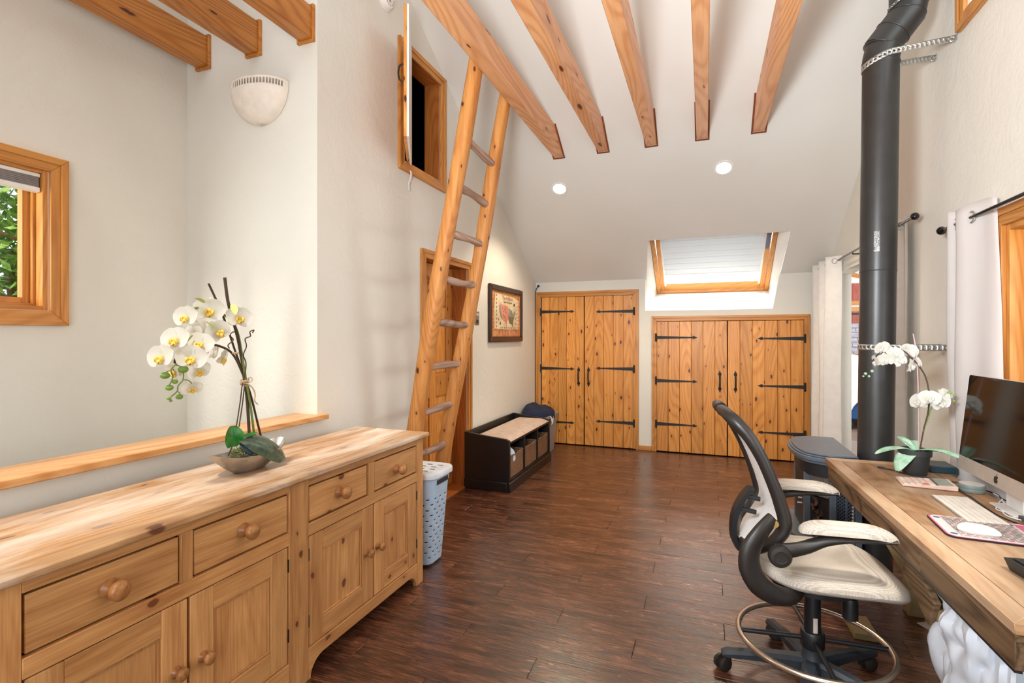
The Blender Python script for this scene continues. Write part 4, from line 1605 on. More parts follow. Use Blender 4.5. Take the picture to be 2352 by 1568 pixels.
# ================================================================== WALL THINGS
# picture
t = thing('framed_picture', 'walnut framed parchment map print on the left wall above the bench', 'picture', (XL, 5.39, 1.67))
py0, py1, pz0, pz1, pd = 4.885, 5.90, 1.357, 1.979, 0.03
fw = 0.062
for pts in ([(py0, pz0), (py0 + fw, pz0 + fw), (py0 + fw, pz1 - fw), (py0, pz1)], [(py1, pz0), (py1 - fw, pz0 + fw), (py1 - fw, pz1 - fw), (py1, pz1)], [(py0, pz1), (py0 + fw, pz1 - fw), (py1 - fw, pz1 - fw), (py1, pz1)], [(py0, pz0), (py0 + fw, pz0 + fw), (py1 - fw, pz0 + fw), (py1, pz0)]):
    b = B()
    b.prism([(XL + 0.001, y, z) for y, z in pts], (pd, 0, 0))
    obj('frame_member', b, M['frame_brown'], t, bevel=0.008)
qy0, qy1, qz0, qz1 = py0 + fw, py1 - fw, pz0 + fw, pz1 - fw
b = B()
b.box(XL + 0.002, qy0, qz0, XL + 0.014, qy1, qz1)
sheet = obj('print', b, M['parchment_rim'], t)
W_, H_ = qy1 - qy0, qz1 - qz0


def pp(u, v, d=0.0148):
    return (XL + d, qy0 + W_ * u, qz0 + H_ * v)


def flat(nm, pts, mat, d=0.0148):
    b = B()
    b.prism([pp(u, v, d) for u, v in pts], (0.0004, 0, 0))
    return obj(nm, b, M[mat], sheet)


flat('map_ground', [(0.09, 0.17), (0.5, 0.16), (0.93, 0.17), (0.94, 0.5), (0.93, 0.86), (0.75, 0.92), (0.4, 0.93), (0.12, 0.95), (0.09, 0.6)], 'parchment')
flat('map_west', [(0.28, 0.75), (0.34, 0.72), (0.55, 0.68), (0.56, 0.4), (0.5, 0.3), (0.5, 0.2), (0.45, 0.33), (0.36, 0.36), (0.32, 0.5)], 'print_pink', 0.0153)
flat('map_coast', [(0.245, 0.68), (0.28, 0.72), (0.32, 0.5), (0.35, 0.36), (0.29, 0.44), (0.24, 0.56)], 'print_grey', 0.0153)
flat('map_north', [(0.56, 0.66), (0.68, 0.6), (0.73, 0.52), (0.80, 0.62), (0.82, 0.56), (0.78, 0.46), (0.56, 0.44)], 'print_grey', 0.0153)
flat('map_south', [(0.56, 0.45), (0.78, 0.46), (0.74, 0.36), (0.71, 0.2), (0.68, 0.28), (0.60, 0.29), (0.56, 0.38)], 'print_green', 0.0153)
random.seed(3)
b = B()
spots = [(0.155, 0.9 - 0.085 * k, .011, .026) for k in range(9)] + [(0.30 + 0.062 * k, 0.195, .010, .024) for k in range(9)] + [(0.885, 0.8 - 0.085 * k, .010, .022) for k in range(8)] + [(0.22, 0.38, .012, .026), (0.28, 0.29, .02, .04), (0.77, 0.74, .03, .04), (0.84, 0.52, .012, .02), (0.83, 0.42, .012, .022), (0.81, 0.3, .012, .022)] + [(0.36 + random.random() * .12, 0.42 + random.random() * .25, .008, .014) for _ in range(12)]
for u, v, a, c in spots:
    b.prism([pp(u + a * math.cos(k * 1.0472), v + c * math.sin(k * 1.0472), 0.0156) for k in range(6)], (0.0003, 0, 0))
obj('artefact_drawings', b, M['print_dark'], sheet, kind='stuff')
b = B()
for k in range(10):
    v = 0.93 - k * 0.085
    for u in (0.045, 0.965):
        b.prism([pp(u + .022 * math.cos(q * 0.785), v + .032 * math.sin(q * 0.785), 0.0148) for q in range(8)], (0.0003, 0, 0))
for k in range(9):
    u = 0.1 + k * 0.1
    b.prism([pp(u + .035 * math.cos(q * 0.785), 0.075 + .055 * math.sin(q * 0.785), 0.0148) for q in range(8)], (0.0003, 0, 0))
obj('border_medallions', b, M['print_pink'], sheet, kind='stuff')


def text(name, body, size, mat, parent, Mx, ext=0.0004, align='CENTER'):
    c = bpy.data.curves.new(name, 'FONT')
    c.body, c.size, c.extrude, c.align_x, c.align_y = body, size, ext, align, 'CENTER'
    c.materials.append(M[mat])
    o = bpy.data.objects.new(name, c)
    COL.objects.link(o)
    o.parent = parent
    bpy.context.view_layer.update()
    me = bpy.data.meshes.new_from_object(o.evaluated_get(bpy.context.evaluated_depsgraph_get()))
    bpy.data.objects.remove(o)
    me.transform(WM[parent.name].inverted() @ Mx)
    o = bpy.data.objects.new(name, me)
    COL.objects.link(o)
    o.parent = parent
    o['kind'] = 'stuff'
    return o


FXW = Matrix(((0, 0, 1, 0), (1, 0, 0, 0), (0, 1, 0, 0), (0, 0, 0, 1)))     # text reading along +y on a wall that faces +x
text('title_lettering', 'The Artifacts', 0.062, 'print_purple', sheet, Matrix.Translation(pp(0.53, 0.865, 0.0158)) @ FXW)
text('subtitle_lettering', 'Native Indian Nations', 0.030, 'print_dark', sheet, Matrix.Translation(pp(0.54, 0.775, 0.0158)) @ FXW)

# switch plate
t = thing('switch_plate', 'pewter light switch plate on the wall between door and picture', 'light switch', (XL, 4.61, 1.6))
b = B()
b.box(XL, 4.562, 1.535, XL + 0.006, 4.66, 1.668)
obj('plate', b, M['switch_plate'], t, bevel=0.003)
b = B()
b.lathe([(0.022, 0.0), (0.02, 0.006), (0.012, 0.008), (0.01, 0.018), (0.003, 0.02)], (XL + 0.006, 4.612, 1.63), 16, 'x')
obj('dial', b, M['alu'], t)
b = B()
b.box(XL + 0.006, 4.59, 1.548, XL + 0.009, 4.635, 1.585)
obj('rocker', b, M['stove_dark'], t, bevel=0.002)

# cord down the closet casing
b = B()
b.tube(smooth_path([(-2.083, 6.462, 2.085), (-2.112, 6.468, 2.05), (-2.126, 6.47, 1.99), (-2.1265, 6.47, 1.9), (-2.1265, 6.47, 1.0), (-2.1265, 6.47, 0.02)], 5), 0.0055, 8)
b.sphere((-2.08, 6.462, 2.09), 0.016)
o = obj('wall_cable', b, M['cable_black'], smooth=60)
tag(o, 'thin black cable running down the wall corner beside the closet', 'cable')

# shell wall light
t = thing('wall_sconce', 'off white half shell wall light with slotted rim above the stair', 'wall light', (-2.547, YC, 2.85))
scx, zt, zb = -2.547, 2.955, 2.715
NUs = 90


def shell(u, v):
    a = math.pi * u
    k = (1 - v ** 2.5) ** 0.52 if v < 1 else 0.02
    k = max(k, 0.05)
    hw = 0.206 * k * (0.97 + 0.03 * (1 - v))
    dp = 0.15 * max(k, 0.05)
    return Vector((scx - hw * math.cos(a), YC - dp * math.sin(a) ** 0.8 if math.sin(a) > 1e-6 else YC, zt - (zt - zb) * v))


b = B()
b.grid(shell, NUs, 30, skip=lambda i, j: j in (2, 3, 4, 5) and i % 3 in (1, 2) and 4 < i < NUs - 5)
obj('shade', b, M['sconce'], t, smooth=60, solid=0.007)
b = B()
b.grid(lambda u, v: shell(u, 0.02) * 1.0 + Vector((0, 0, 0)) if v == 0 else Vector((scx + (shell(u, 0.16).x - scx) * 0.9, YC + (shell(u, 0.16).y - YC) * 0.88, shell(u, 0.20).z)), 24, 1)
obj('inner_baffle', b, plain('sconce_inside', lin(176, 164, 152), 0.8), t)

# smoke detector
t = thing('smoke_detector', 'round white smoke detector high on the wall beside the hatch', 'smoke detector', (XL, 3.055, 3.815))
b = B()
b.lathe([(0.078, 0.0), (0.078, 0.008), (0.07, 0.012), (0.068, 0.03), (0.058, 0.04), (0.02, 0.043)], (XL, 3.055, 3.815), 32, 'x')
obj('cover', b, M['plastic_white'], t)
b = B()
b.lathe([(0.012, 0), (0.011, 0.003)], (XL + 0.042, 3.055, 3.80), 16, 'x')
obj('test_button', b, M['bin'], t)
b = B()
for k in range(14):
    a = 2 * math.pi * k / 14
    b.box(XL + 0.0405, 3.055 + 0.046 * math.cos(a) - 0.004, 3.815 + 0.046 * math.sin(a) - 0.004, XL + 0.0425, 3.055 + 0.046 * math.cos(a) + 0.004, 3.815 + 0.046 * math.sin(a) + 0.004)
obj('vent_slots', b, M['bin'], t, kind='stuff')
# ribbon at the hatch
b = B()
b.grid(lambda u, v: Vector((XL + 0.022 + 0.006 * math.sin(v * 7), 3.335 + 0.028 * u + 0.01 * math.sin(v * 5), 2.70 - 0.17 * v)), 3, 12)
o = obj('ribbon', b, M['white_cloth'], solid=0.001)
tag(o, 'thin white ribbon hanging from the open hatch', 'ribbon')

# ================================================================== ORCHIDS
PET = {}


def petal_grid(b, length, width, cup, curl, base=0.12, n=8, m_=6, ang=0.0, z0=0.0, tip=1.0):
    Rz = Matrix.Rotation(ang, 3, 'Z')

    def f(u, v):
        y = u
        w = width * (math.sin(math.pi * min(1, (u * 0.94 + 0.06)) ** (0.8 * tip)) ** 0.62) + base * width * (1 - u)
        x = (v - 0.5) * 2 * w / 2
        z = cup * (4 * (v - 0.5) ** 2) * (w / max(width, 1e-6)) + curl * u * u + z0
        return Rz @ Vector((x, y * length, z))
    b.grid(f, n, m_)


def make_flower(parent, mats, s=1.0):
    """flower looks along +Z, up is +Y; a part with its lip as a sub-part."""
    b = B()
    for a, ln, w, cu, z in ((0, 0.040, 0.036, -0.004, -0.002), (R(128), 0.038, 0.030, -0.005, -0.003), (R(-128), 0.038, 0.030, -0.005, -0.003)):
        petal_grid(b, ln * s, w * s, 0.004 * s, cu * s, ang=a, z0=z * s)
    for a in (R(72), R(-72)):
        petal_grid(b, 0.044 * s, 0.056 * s, 0.005 * s, 0.002 * s, ang=a, z0=0.002 * s, base=0.2)
    fl = obj('flower', b, mats[0], parent, world=False, smooth=80)
    b = B()
    b.sphere((0, -0.002 * s, 0.008 * s), (0.006 * s, 0.007 * s, 0.006 * s), 10, 6)
    b.sphere((0, -0.014 * s, 0.010 * s), (0.008 * s, 0.009 * s, 0.007 * s), 10, 6)
    for sx in (-1, 1):
        b.sphere((sx * 0.009 * s, -0.006 * s, 0.012 * s), (0.005 * s, 0.009 * s, 0.006 * s), 10, 6)
    lp = obj('lip', b, mats[1], fl, world=False, smooth=80)
    return fl, lp


def face_matrix(loc, look, roll=0.0):
    z = Vector(look).normalized()
    up = Vector((0, 0, 1))
    x = up.cross(z).normalized()
    y = z.cross(x)
    Mx = Matrix(((x.x, y.x, z.x, 0), (x.y, y.y, z.y, 0), (x.z, y.z, z.z, 0), (0, 0, 0, 1)))
    return Matrix.Translation(loc) @ Mx @ Matrix.Rotation(roll, 4, 'Z')


def place_flowers(root, spots, s, mats):
    """spots = (world point, look, roll, scale)."""
    first = None
    inv = WM[root.name].inverted()
    for p, look, roll, k in spots:
        Mx = inv @ face_matrix(Vector(p), look, roll) @ Matrix.Scale(k, 4)
        if first is None:
            first = make_flower(root, mats, s)
            first[0].matrix_local = Mx
        else:
            f = first[0].copy()
            COL.objects.link(f)
            f.parent = root
            f.matrix_local = Mx
            l_ = first[1].copy()
            COL.objects.link(l_)
            l_.parent = f


def leaf(b, base, d, length, width, droop, fold=0.25, lift=0.3, n=14, twist=0.0):
    d = Vector(d)
    d.z = 0
    d.normalize()
    side = Vector((-d.y, d.x, 0))
    base = Vector(base)

    def f(u, v):
        w = width * (math.sin(math.pi * (0.08 + 0.9 * u)) ** 0.6)
        q = (v - 0.5) * w
        z = lift * u * length - droop * u * u * length + fold * abs(v - 0.5) * w
        sv = side * math.cos(twist * u) + Vector((0, 0, 1)) * math.sin(twist * u)
        return base + d * (u * length * (1 - 0.12 * droop * u)) + sv * q + Vector((0, 0, z))
    b.grid(f, n, 8)


# big silk orchid on the sideboard
OX = -1.78
bowl_c = onX(573, 1060, OX)
bc = Vector((OX, 1.592, ZT))
t = thing('silk_orchid', 'tall white silk orchid with drooping sprays in a pewter boat bowl on the sideboard', 'orchid', (OX, 1.592, ZT))


def boat(k, z, fl=0.0):
    out = []
    for j in range(36):
        a = 2 * math.pi * j / 36
        ca, sa = math.cos(a), math.sin(a)
        ly = 0.172 * k * math.copysign(abs(ca) ** 0.95, ca)
        lx = 0.085 * k * math.copysign(abs(sa) ** 0.9, sa)
        out.append(Vector((bc.x + lx, bc.y + ly, ZT + z + fl * (abs(ca) ** 3) * (1.35 if ca > 0 else 0.8))))
    return out


b = B()
b.ring_loft([boat(0.36, 0.0005), boat(0.42, 0.003), boat(0.62, 0.022, 0.004), boat(0.82, 0.046, 0.012), boat(0.96, 0.066, 0.020), boat(1.0, 0.073, 0.024), boat(0.975, 0.074, 0.024), boat(0.9, 0.060, 0.018), boat(0.7, 0.040, 0.0)])
obj('bowl', b, M['pewter'], t, smooth=60)
b = B()
random.seed(8)
b.grid(lambda u, v: Vector((bc.x + 0.062 * math.cos(u * 6.283) * math.cos(v * 1.57), bc.y + 0.01 + 0.125 * math.sin(u * 6.283) * math.cos(v * 1.57), ZT + 0.05 + 0.045 * math.sin(v * 1.57) + 0.004 * math.sin(u * 40 + v * 9))), 30, 8, closeu=True)
obj('soil', b, M['soil'], t)
b = B()
for k in range(230):
    a, r = random.random() * 6.283, math.sqrt(random.random())
    x, y = bc.x + 0.02 + 0.05 * r * math.cos(a), bc.y - 0.045 + 0.075 * r * math.sin(a)
    z = ZT + 0.05 + 0.05 * (1 - r * r) ** 0.5
    d = Vector((random.uniform(-1, 1), random.uniform(-1, 1), random.uniform(-.2, .9))).normalized() * random.uniform(.008, .02)
    e = Vector((random.uniform(-1, 1), random.uniform(-1, 1), 0)) * 0.008
    p = Vector((x, y, z))
    b.tube([p, p + d * 0.5 + e, p + d], 0.0013, 4)
obj('moss', b, M['moss'], t, kind='stuff')


def P1(px, py, dx=0.0):
    return onX(px, py, OX + dx)


def stem(nm, pts, r, mat, parent, n=7, sub=5):
    sp = smooth_path(pts, sub)
    rr = r if not isinstance(r, (list, tuple)) else interp(list(r), sub) if len(r) == len(pts) else r[0]
    b = B()
    b.tube(sp, rr, n)
    return obj(nm, b, M[mat], parent, smooth=60)


stem('stake', [P1(573, 1010), P1(566, 900), P1(549, 790, .01), P1(535, 735, .01), P1(523, 690, .01), P1(516, 637, .01)], 0.0062, 'stem_brown', t)
stem('stake', [P1(572, 1010, -.01), P1(562, 880, -.01), P1(538, 800, -.01), P1(510, 720, -.01), P1(479, 651, -.01)], 0.0042, 'stem_brown', t)
stem('stem', [P1(585, 1008, .01), P1(575, 930, .01), P1(566, 880, .01), P1(553, 800, .01), P1(545, 762, .01), P1(530, 735, .012), P1(500, 715, .015), P1(462, 705, .02), P1(425, 718, .02)], 0.0048, 'stem_green', t)
stem('stem', [P1(600, 1005, -.012), P1(590, 965, -.01), P1(575, 905, -.005), P1(556, 855), P1(538, 818), P1(518, 800), P1(480, 790, .01), P1(440, 800, .015), P1(405, 822, .02), P1(400, 850, .022)], 0.0046, 'stem_brown', t)
stem('twig', [P1(543, 978, .015), P1(552, 920, .015), P1(556, 885, .012), P1(560, 870)], 0.0024, 'stem_brown', t)
stem('twig', [P1(549, 980, .018), P1(557, 925, .018), P1(562, 880, .012)], 0.0024, 'stem_brown', t)
stem('curly_twig', [P1(561, 870, .012), P1(565, 835, .015), P1(559, 815, .015), P1(566, 795, .012), P1(563, 778, .01), P1(575, 772, .01), P1(574, 762, .01), P1(583, 758, .01), P1(580, 764, .012)], 0.0024, 'stem_brown', t)
stem('curly_twig', [P1(527, 800, .03), P1(524, 792, .03), P1(536, 780, .025), P1(528, 770, .02), P1(536, 762, .02), P1(545, 768, .012), P1(548, 800, .012)], 0.0022, 'stem_brown', t)
stem('raffia_tail', [P1(566, 880, .018), P1(580, 890, .02), P1(586, 905, .02), P1(585, 920, .02), P1(592, 928, .02)], 0.0026, 'twine', t)
b = B()
for k in range(5):
    c = P1(562, 872 + k * 3.2, .002)
    b.tube([c + Vector((0.0155 * math.cos(a * 0.5236), 0.018 * math.sin(a * 0.5236), 0.003 * math.sin(a * 0.5236 + k))) for a in range(12)], 0.0018, 5, True)
c = P1(570, 872, .018)
b.tube([c + Vector((0.0, 0.013 * math.cos(a * 0.628) + .008, 0.010 * math.sin(a * 0.628))) for a in range(10)], 0.0017, 5, True)
for px, py in ((551, 735), (541, 812)):
    c = P1(px, py, .008)
    for k in range(2):
        b.tube([c + Vector((0.012 * math.cos(a * 0.628), 0.013 * math.sin(a * 0.628), 0.004 * k)) for a in range(10)], 0.0017, 5, True)
obj('raffia_tie', b, M['twine'], t)
camdir = (Vector((0, 0, EYE)) - Vector((OX, 1.45, 1.35))).normalized()


def lk(yaw, pitch):
    v = Vector(camdir)
    v = Matrix.Rotation(R(yaw), 3, 'Z') @ v
    v.z += pitch
    return v


place_flowers(t, [
    (P1(428, 728, .03), lk(-32, 0.05), .1, 0.95), (P1(480, 712, .04), lk(5, -0.1), -.1, 1.1), (P1(548, 730, .05), lk(20, 0.1), -.1, 1.05),
    (P1(404, 780, .05), lk(-30, 0.15), .15, 1.05), (P1(500, 762, .05), lk(25, 0.05), .5, 1.0), (P1(458, 790, .07), lk(-5, 0.25), -.2, 1.0),
    (P1(371, 820, .06), lk(-35, 0.05), .15, 1.0), (P1(440, 822, .09), lk(-10, 0.0), -.15, 1.05), (P1(400, 850, .02), lk(-60, -0.5), .4, 0.95),
    (P1(455, 850, .0), lk(30, -0.45), .2, 0.9), (P1(441, 890, .02), lk(15, -0.7), .1, 0.75), (P1(510, 822, -.01), lk(70, -0.3), -.3, 0.85),
    (P1(445, 752, -.02), lk(150, 0.2), 0, 0.95), (P1(485, 802, -.03), lk(120, -0.1), .8, 0.85)], 1.16, (M['petal'], M['lip']))
# pale green backs and sprigs
for q, (a0, a1, a2) in enumerate((((470, 738), (488, 752), (500, 770)), ((468, 696), (450, 690), (447, 705)), ((535, 700), (540, 712), (537, 730)))):
    b = B()
    leaf(b, P1(*a0, .045), P1(*a2, .06) - P1(*a0, .045), 0.05, 0.026, 0.2, lift=-0.6 if q != 1 else 0.5)
    obj('sepal', b, M['petal_green'], t, smooth=80)
stem('spray', [P1(418, 825, .06), P1(402, 838, .06), P1(393, 850, .06), P1(397, 866, .06), P1(389, 884, .06)], 0.0022, 'stem_green', t)
stem('spray', [P1(402, 838, .06), P1(415, 841, .06), P1(421, 852, .06), P1(420, 872, .06), P1(409, 886, .06), P1(407, 898, .06), P1(394, 910, .06)], 0.0022, 'stem_green', t)
stem('spray', [P1(393, 851, .06), P1(384, 853, .06), P1(379, 860, .06)], 0.0016, 'stem_green', t)
stem('spray', [P1(420, 872, .06), P1(432, 873, .06), P1(440, 880, .05)], 0.0018, 'stem_green', t)
stem('spray', [P1(407, 898, .06), P1(413, 903, .06), P1(412, 910, .06)], 0.0016, 'stem_green', t)
stem('spray', [P1(441, 770, .06), P1(430, 783, .06), P1(418, 800, .05)], 0.003, 'stem_green', t)
for px, py, r in ((421, 848, .0155), (379, 862, .014), (402, 876, .0095), (389, 890, .012), (412, 911, .011), (388, 914, .007), (392, 920, .005)):
    b = B()
    b.sphere(P1(px, py, .06), (r, r * 1.1, r * 0.85), 12, 7)
    obj('bud', b, M['bud'], t, smooth=80)
# leaves
b = B()
lb = P1(545, 1010, .03)
b.grid(lambda u, v: P1(536, 1018, .06) + Vector((0.012 * math.sin(u * 3.1), (v - 0.5) * 0.085 * math.sin(math.pi * (0.1 + 0.85 * u)) ** 0.6 - 0.012, -0.012 + 0.082 * u)) + Vector((0.02 * abs(v - 0.5), 0, 0)), 12, 8)
obj('leaf', b, M['leaf_bright'], t, smooth=80, label='upright bright green leaf')
b = B()
leaf(b, P1(548, 1012, .045), (0.2, 1, 0), 0.08, 0.05, 0.1, lift=0.35)
obj('leaf', b, M['leaf_bright'], t, smooth=80)
def strip_leaf(nm, top, bot, d0, d1, bulge, mat, label):
    tp = smooth_path([P1(x, y, d0) for x, y in top], 5)
    bt = smooth_path([P1(x, y, d1) for x, y in bot], 5)
    nrm = Vector((0.85, -0.25, 0.45)).normalized()

    def f(u, v):
        q = u * (len(tp) - 1)
        i = min(int(q), len(tp) - 2)
        a = tp[i].lerp(tp[i + 1], q - i)
        c = bt[i].lerp(bt[i + 1], q - i)
        return a.lerp(c, v) + nrm * (bulge * math.sin(math.pi * v) * math.sin(math.pi * min(1, u * .9 + .08)) - 0.006 * math.exp(-((v - .5) / .06) ** 2))
    b = B()
    b.grid(f, 24, 14)
    return obj(nm, b, M[mat], t, smooth=80, solid=0.001, label=label)


strip_leaf('leaf', [(548, 1010), (570, 1000), (592, 999), (612, 1004), (634, 1018), (650, 1036), (656, 1052)], [(549, 1014), (566, 1026), (584, 1040), (604, 1049), (626, 1059), (644, 1062), (655, 1056)], .05, .088, .022, 'leaf_dark', 'large dusty dark green leaf hanging over the rim')
strip_leaf('leaf', [(546, 1012), (560, 1017), (575, 1026), (590, 1038), (602, 1046)], [(546, 1016), (556, 1028), (570, 1040), (586, 1046), (601, 1048)], .045, .062, .01, 'leaf_blue', 'leaf showing its bluish underside')
stem('leaf_stalk', [P1(537, 1012, .06), P1(531, 1030, .055), P1(524, 1046, .045)], 0.003, 'stem_brown', t)

# ================================================================== STOVE
t = thing('pellet_stove', 'black pellet stove with bowed moulded top between desk and curtains', 'stove', (0.66, 3.58, 0))
SO = [(0.80, 3.265), (0.655, 3.245), (0.545, 3.315), (0.503, 3.43), (0.490, 3.58), (0.503, 3.73), (0.545, 3.845), (0.655, 3.915), (0.80, 3.90)]
sc_ = Vector((0.70, 3.58))


def inset(pts, d):
    out = []
    for x, y in pts:
        v = Vector((x, y)) - sc_
        k = max(0, 1 - d / v.length)
        out.append((sc_.x + v.x * k, sc_.y + v.y * k))
    return out


def bow(pts):
    a = [(p[0], p[1], 0) for p in pts]
    q = smooth_path(a[1:-1], 4)
    return [(a[0][0], a[0][1])] + [(v.x, v.y) for v in q] + [(a[-1][0], a[-1][1])]


for d, z0, z1 in ((0.016, 0.695, 0.712), (0.0, 0.712, 0.735), (0.012, 0.735, 0.744), (0.026, 0.744, 0.754)):
    b = B()
    b.prism([(x, y, z0) for x, y in bow(inset(SO, d))], (0, 0, z1 - z0))
    obj('top_plate', b, M['stove'], t, bevel=0.004)
b = B()
b.prism([(x, y, 0.62) for x, y in bow(inset(SO, 0.045))], (0, 0, 0.075))
obj('frieze', b, M['stove_dark'], t, bevel=0.003)
fp = [(0.80, 3.315), (0.665, 3.315), (0.565, 3.42), (0.545, 3.58), (0.565, 3.74), (0.665, 3.85), (0.80, 3.85)]
b = B()
b.prism([(x, y, 0.06) for x, y in inset(fp, 0.06)], (0, 0, 0.56))
obj('firebox', b, M['stove_dark'], t)
b = B()
b.prism([(x, y, 0.03) for x, y in bow(inset(SO, 0.02))], (0, 0, 0.05))
obj('base_plate', b, M['stove'], t, bevel=0.006)
b = B()
b.prism([(x, y, 0.0) for x, y in bow(inset(SO, 0.06))], (0, 0, 0.03))
obj('plinth', b, M['stove_dark'], t)
for d, z0, z1 in ((-0.075, 0.205, 0.225), (-0.055, 0.225, 0.245), (-0.03, 0.245, 0.262)):
    b = B()
    lip = [p for p in inset(SO, d)][2:7]
    q = [(v.x, v.y) for v in smooth_path([(p[0], p[1], 0) for p in lip], 4)]
    b.prism([(x, y, z0) for x, y in q + [(0.62, 3.80), (0.62, 3.37)]], (0, 0, z1 - z0))
    obj('ash_lip', b, M['stove'], t, bevel=0.003)
# pilasters, panels, grilles between pilasters
pil = [(0.795, 3.312), (0.672, 3.307), (0.562, 3.412), (0.562, 3.748), (0.672, 3.853), (0.795, 3.848)]
for x, y in pil:
    b = B()
    b.box(x - 0.016, y - 0.016, 0.08, x + 0.016, y + 0.016, 0.625)
    obj('pilaster', b, M['stove'], t, bevel=0.003)


def lattice(name, a, c, z0, z1, step, r, mat):
    """woven grille strip: crossing bars between points a and c (in plan)."""
    a, c = Vector((*a, 0)), Vector((*c, 0))
    L = (c - a).length
    d = (c - a).normalized()
    H = z1 - z0
    b = B()
    k = -H
    while k < L:
        for s in (1, -1):
            u0, u1 = max(0, k), min(L, k + H)
            if u1 - u0 < 0.004:
                continue
            za, zb = z0 + (u0 - k), z0 + (u1 - k)
            if s < 0:
                za, zb = z1 - (u0 - k), z1 - (u1 - k)
            p, q = a + d * u0 + Vector((0, 0, za)), a + d * u1 + Vector((0, 0, zb))
            b.bar(p, q, r, r)
        k += step
    return obj(name, b, M[mat], t, kind='stuff', smooth=0)


lattice('side_grille', (0.69, 3.312), (0.735, 3.312), 0.24, 0.60, 0.019, 0.0035, 'stove')
lattice('side_grille', (0.74, 3.312), (0.78, 3.312), 0.24, 0.60, 0.019, 0.0035, 'stove')
lattice('front_grille', (0.577, 3.392), (0.657, 3.318), 0.50, 0.615, 0.013, 0.0035, 'galv')
b = B()
b.box(0.735, 3.309, 0.10, 0.742, 3.316, 0.62)
b.box(0.68, 3.309, 0.10, 0.79, 3.316, 0.24)
b.box(0.68, 3.309, 0.60, 0.79, 3.316, 0.62)
obj('side_frame', b, M['stove'], t, label='frame around the side grilles')
# bay window glass with charred log set
b = B()
b.hexa([(0.575, 3.395, 0.26), (0.66, 3.317, 0.26), (0.663, 3.320, 0.26), (0.578, 3.398, 0.26), (0.575, 3.395, 0.49), (0.66, 3.317, 0.49), (0.663, 3.320, 0.49), (0.578, 3.398, 0.49)])
obj('side_glass', b, M['glass'], t)
random.seed(4)
for k in range(16):
    b = B()
    p = Vector((0.60 + random.uniform(-.02, .035), 3.395 + random.uniform(-.03, .02), 0.275 + 0.013 * k))
    d = Vector((random.uniform(-.4, .4), 1, random.uniform(-.3, .3))).normalized()
    b.tube([p - d * .03, p - d * .01 + Vector((.004, 0, .004)), p + d * .01, p + d * .03], [.007, .011, .010, .006], 7)
    obj('charred_log', b, M['fire_log'], t, smooth=60)
b = B()
b.box(0.548, 3.43, 0.25, 0.556, 3.73, 0.60)
obj('door_frame', b, M['stove_dark'], t, bevel=0.003)
b = B()
b.tube([(0.535, 3.40, 0.44), (0.51, 3.40, 0.44)], 0.006, 8)
b.tube([(0.535, 3.40, 0.47), (0.515, 3.40, 0.47)], 0.006, 8)
obj('door_latch', b, M['galv'], t)

# ================================================================== STOVEPIPE
t = thing('stovepipe', 'tall black stovepipe with an offset elbow rising from behind the stove', 'stovepipe', (0.905, 3.45, 0))
PY = 3.45
pr = 0.0885


def px_(z):
    return 0.903 + 0.0115 * z


def seg(nm, pts, r, n=40):
    b = B()
    b.tube([(x, PY, z) for x, z in pts], r, n, ref=(0, 1, 0))
    return obj(nm, b, M['pipe'], t, smooth=50)


seg('pipe_section', [(px_(0.09), 0.09), (px_(1.79), 1.79)], pr - 0.0012)
seg('pipe_section', [(px_(1.78), 1.78), (px_(2.955), 2.955)], pr)
e0, e1 = Vector((px_(3.06), 3.06)), Vector((1.062, 3.225))
dr = (e1 - e0).normalized()
seg('elbow_gore', [(px_(2.95), 2.95), (px_(3.0), 3.0), (e0.x + 0.012, e0.y)], pr + 0.001)
seg('elbow_gore', [(e0.x - dr.x * .01, e0.y - dr.y * .01), (e0.x + dr.x * .095, e0.y + dr.y * .095)], pr + 0.0005)
seg('elbow_gore', [(e0.x + dr.x * .09, e0.y + dr.y * .09), (e1.x, e1.y), (1.066, 3.27)], pr + 0.001)
seg('pipe_section', [(1.066, 3.262), (1.068, zc(PY) + 0.0)], pr)


def band(x, z, dx, dz, r=pr + 0.0045):
    d = Vector((dx, dz)).normalized()
    b = B()
    b.tube([(x - d.x * .004, PY, z - d.y * .004), (x - d.x * .0015, PY, z - d.y * .0015), (x + d.x * .0015, PY, z + d.y * .0015), (x + d.x * .004, PY, z + d.y * .004)], [r - .004, r, r, r - .004], 40, ref=(0, 1, 0))
    return obj('seam_bead', b, M['pipe'], t, smooth=60)


band(px_(1.79), 1.79, 0.01, 1, pr + 0.002)
band(px_(2.975), 2.975, 0.15, 1)
band(e0.x + .004, e0.y, dr.x * .6, dr.y + .25)
band(e0.x + dr.x * .093, e0.y + dr.y * .093, dr.x, dr.y)
band(e1.x - .004, e1.y + .004, dr.x * .5, dr.y + .3)
band(1.066, 3.275, 0.0, 1)
# printed panel on the pipe
b = B()


def onpipe(a, z, d=0.0006):
    return Vector((px_(z) + (pr + d) * math.cos(a), PY + (pr + d) * math.sin(a), z))


random.seed(9)
ac = R(-90 - 20.8 - 3)
for k in range(11):
    z0, z1 = 1.893, 2.006
    a0 = ac - 0.075 + 0.027 * k
    z = z0
    while z < z1:
        ln = random.uniform(.006, .02)
        if k in (2, 3, 6) or random.random() < 0.82:
            for q in range(1):
                w = .013 if k not in (3, 8) else .019
                b.face([onpipe(a0, z), onpipe(a0 + w, z), onpipe(a0 + w, min(z + ln, z1)), onpipe(a0, min(z + ln, z1))])
        z += ln + .0035
for k in range(4):
    a0 = ac + .1 + .034 * k
    b.face([onpipe(a0, 1.893), onpipe(a0 + .02, 1.893), onpipe(a0 + .02, 1.92), onpipe(a0, 1.92)])
obj('printed_label', b, M['label_white'], t, kind='stuff')
for k in range(5):
    pass


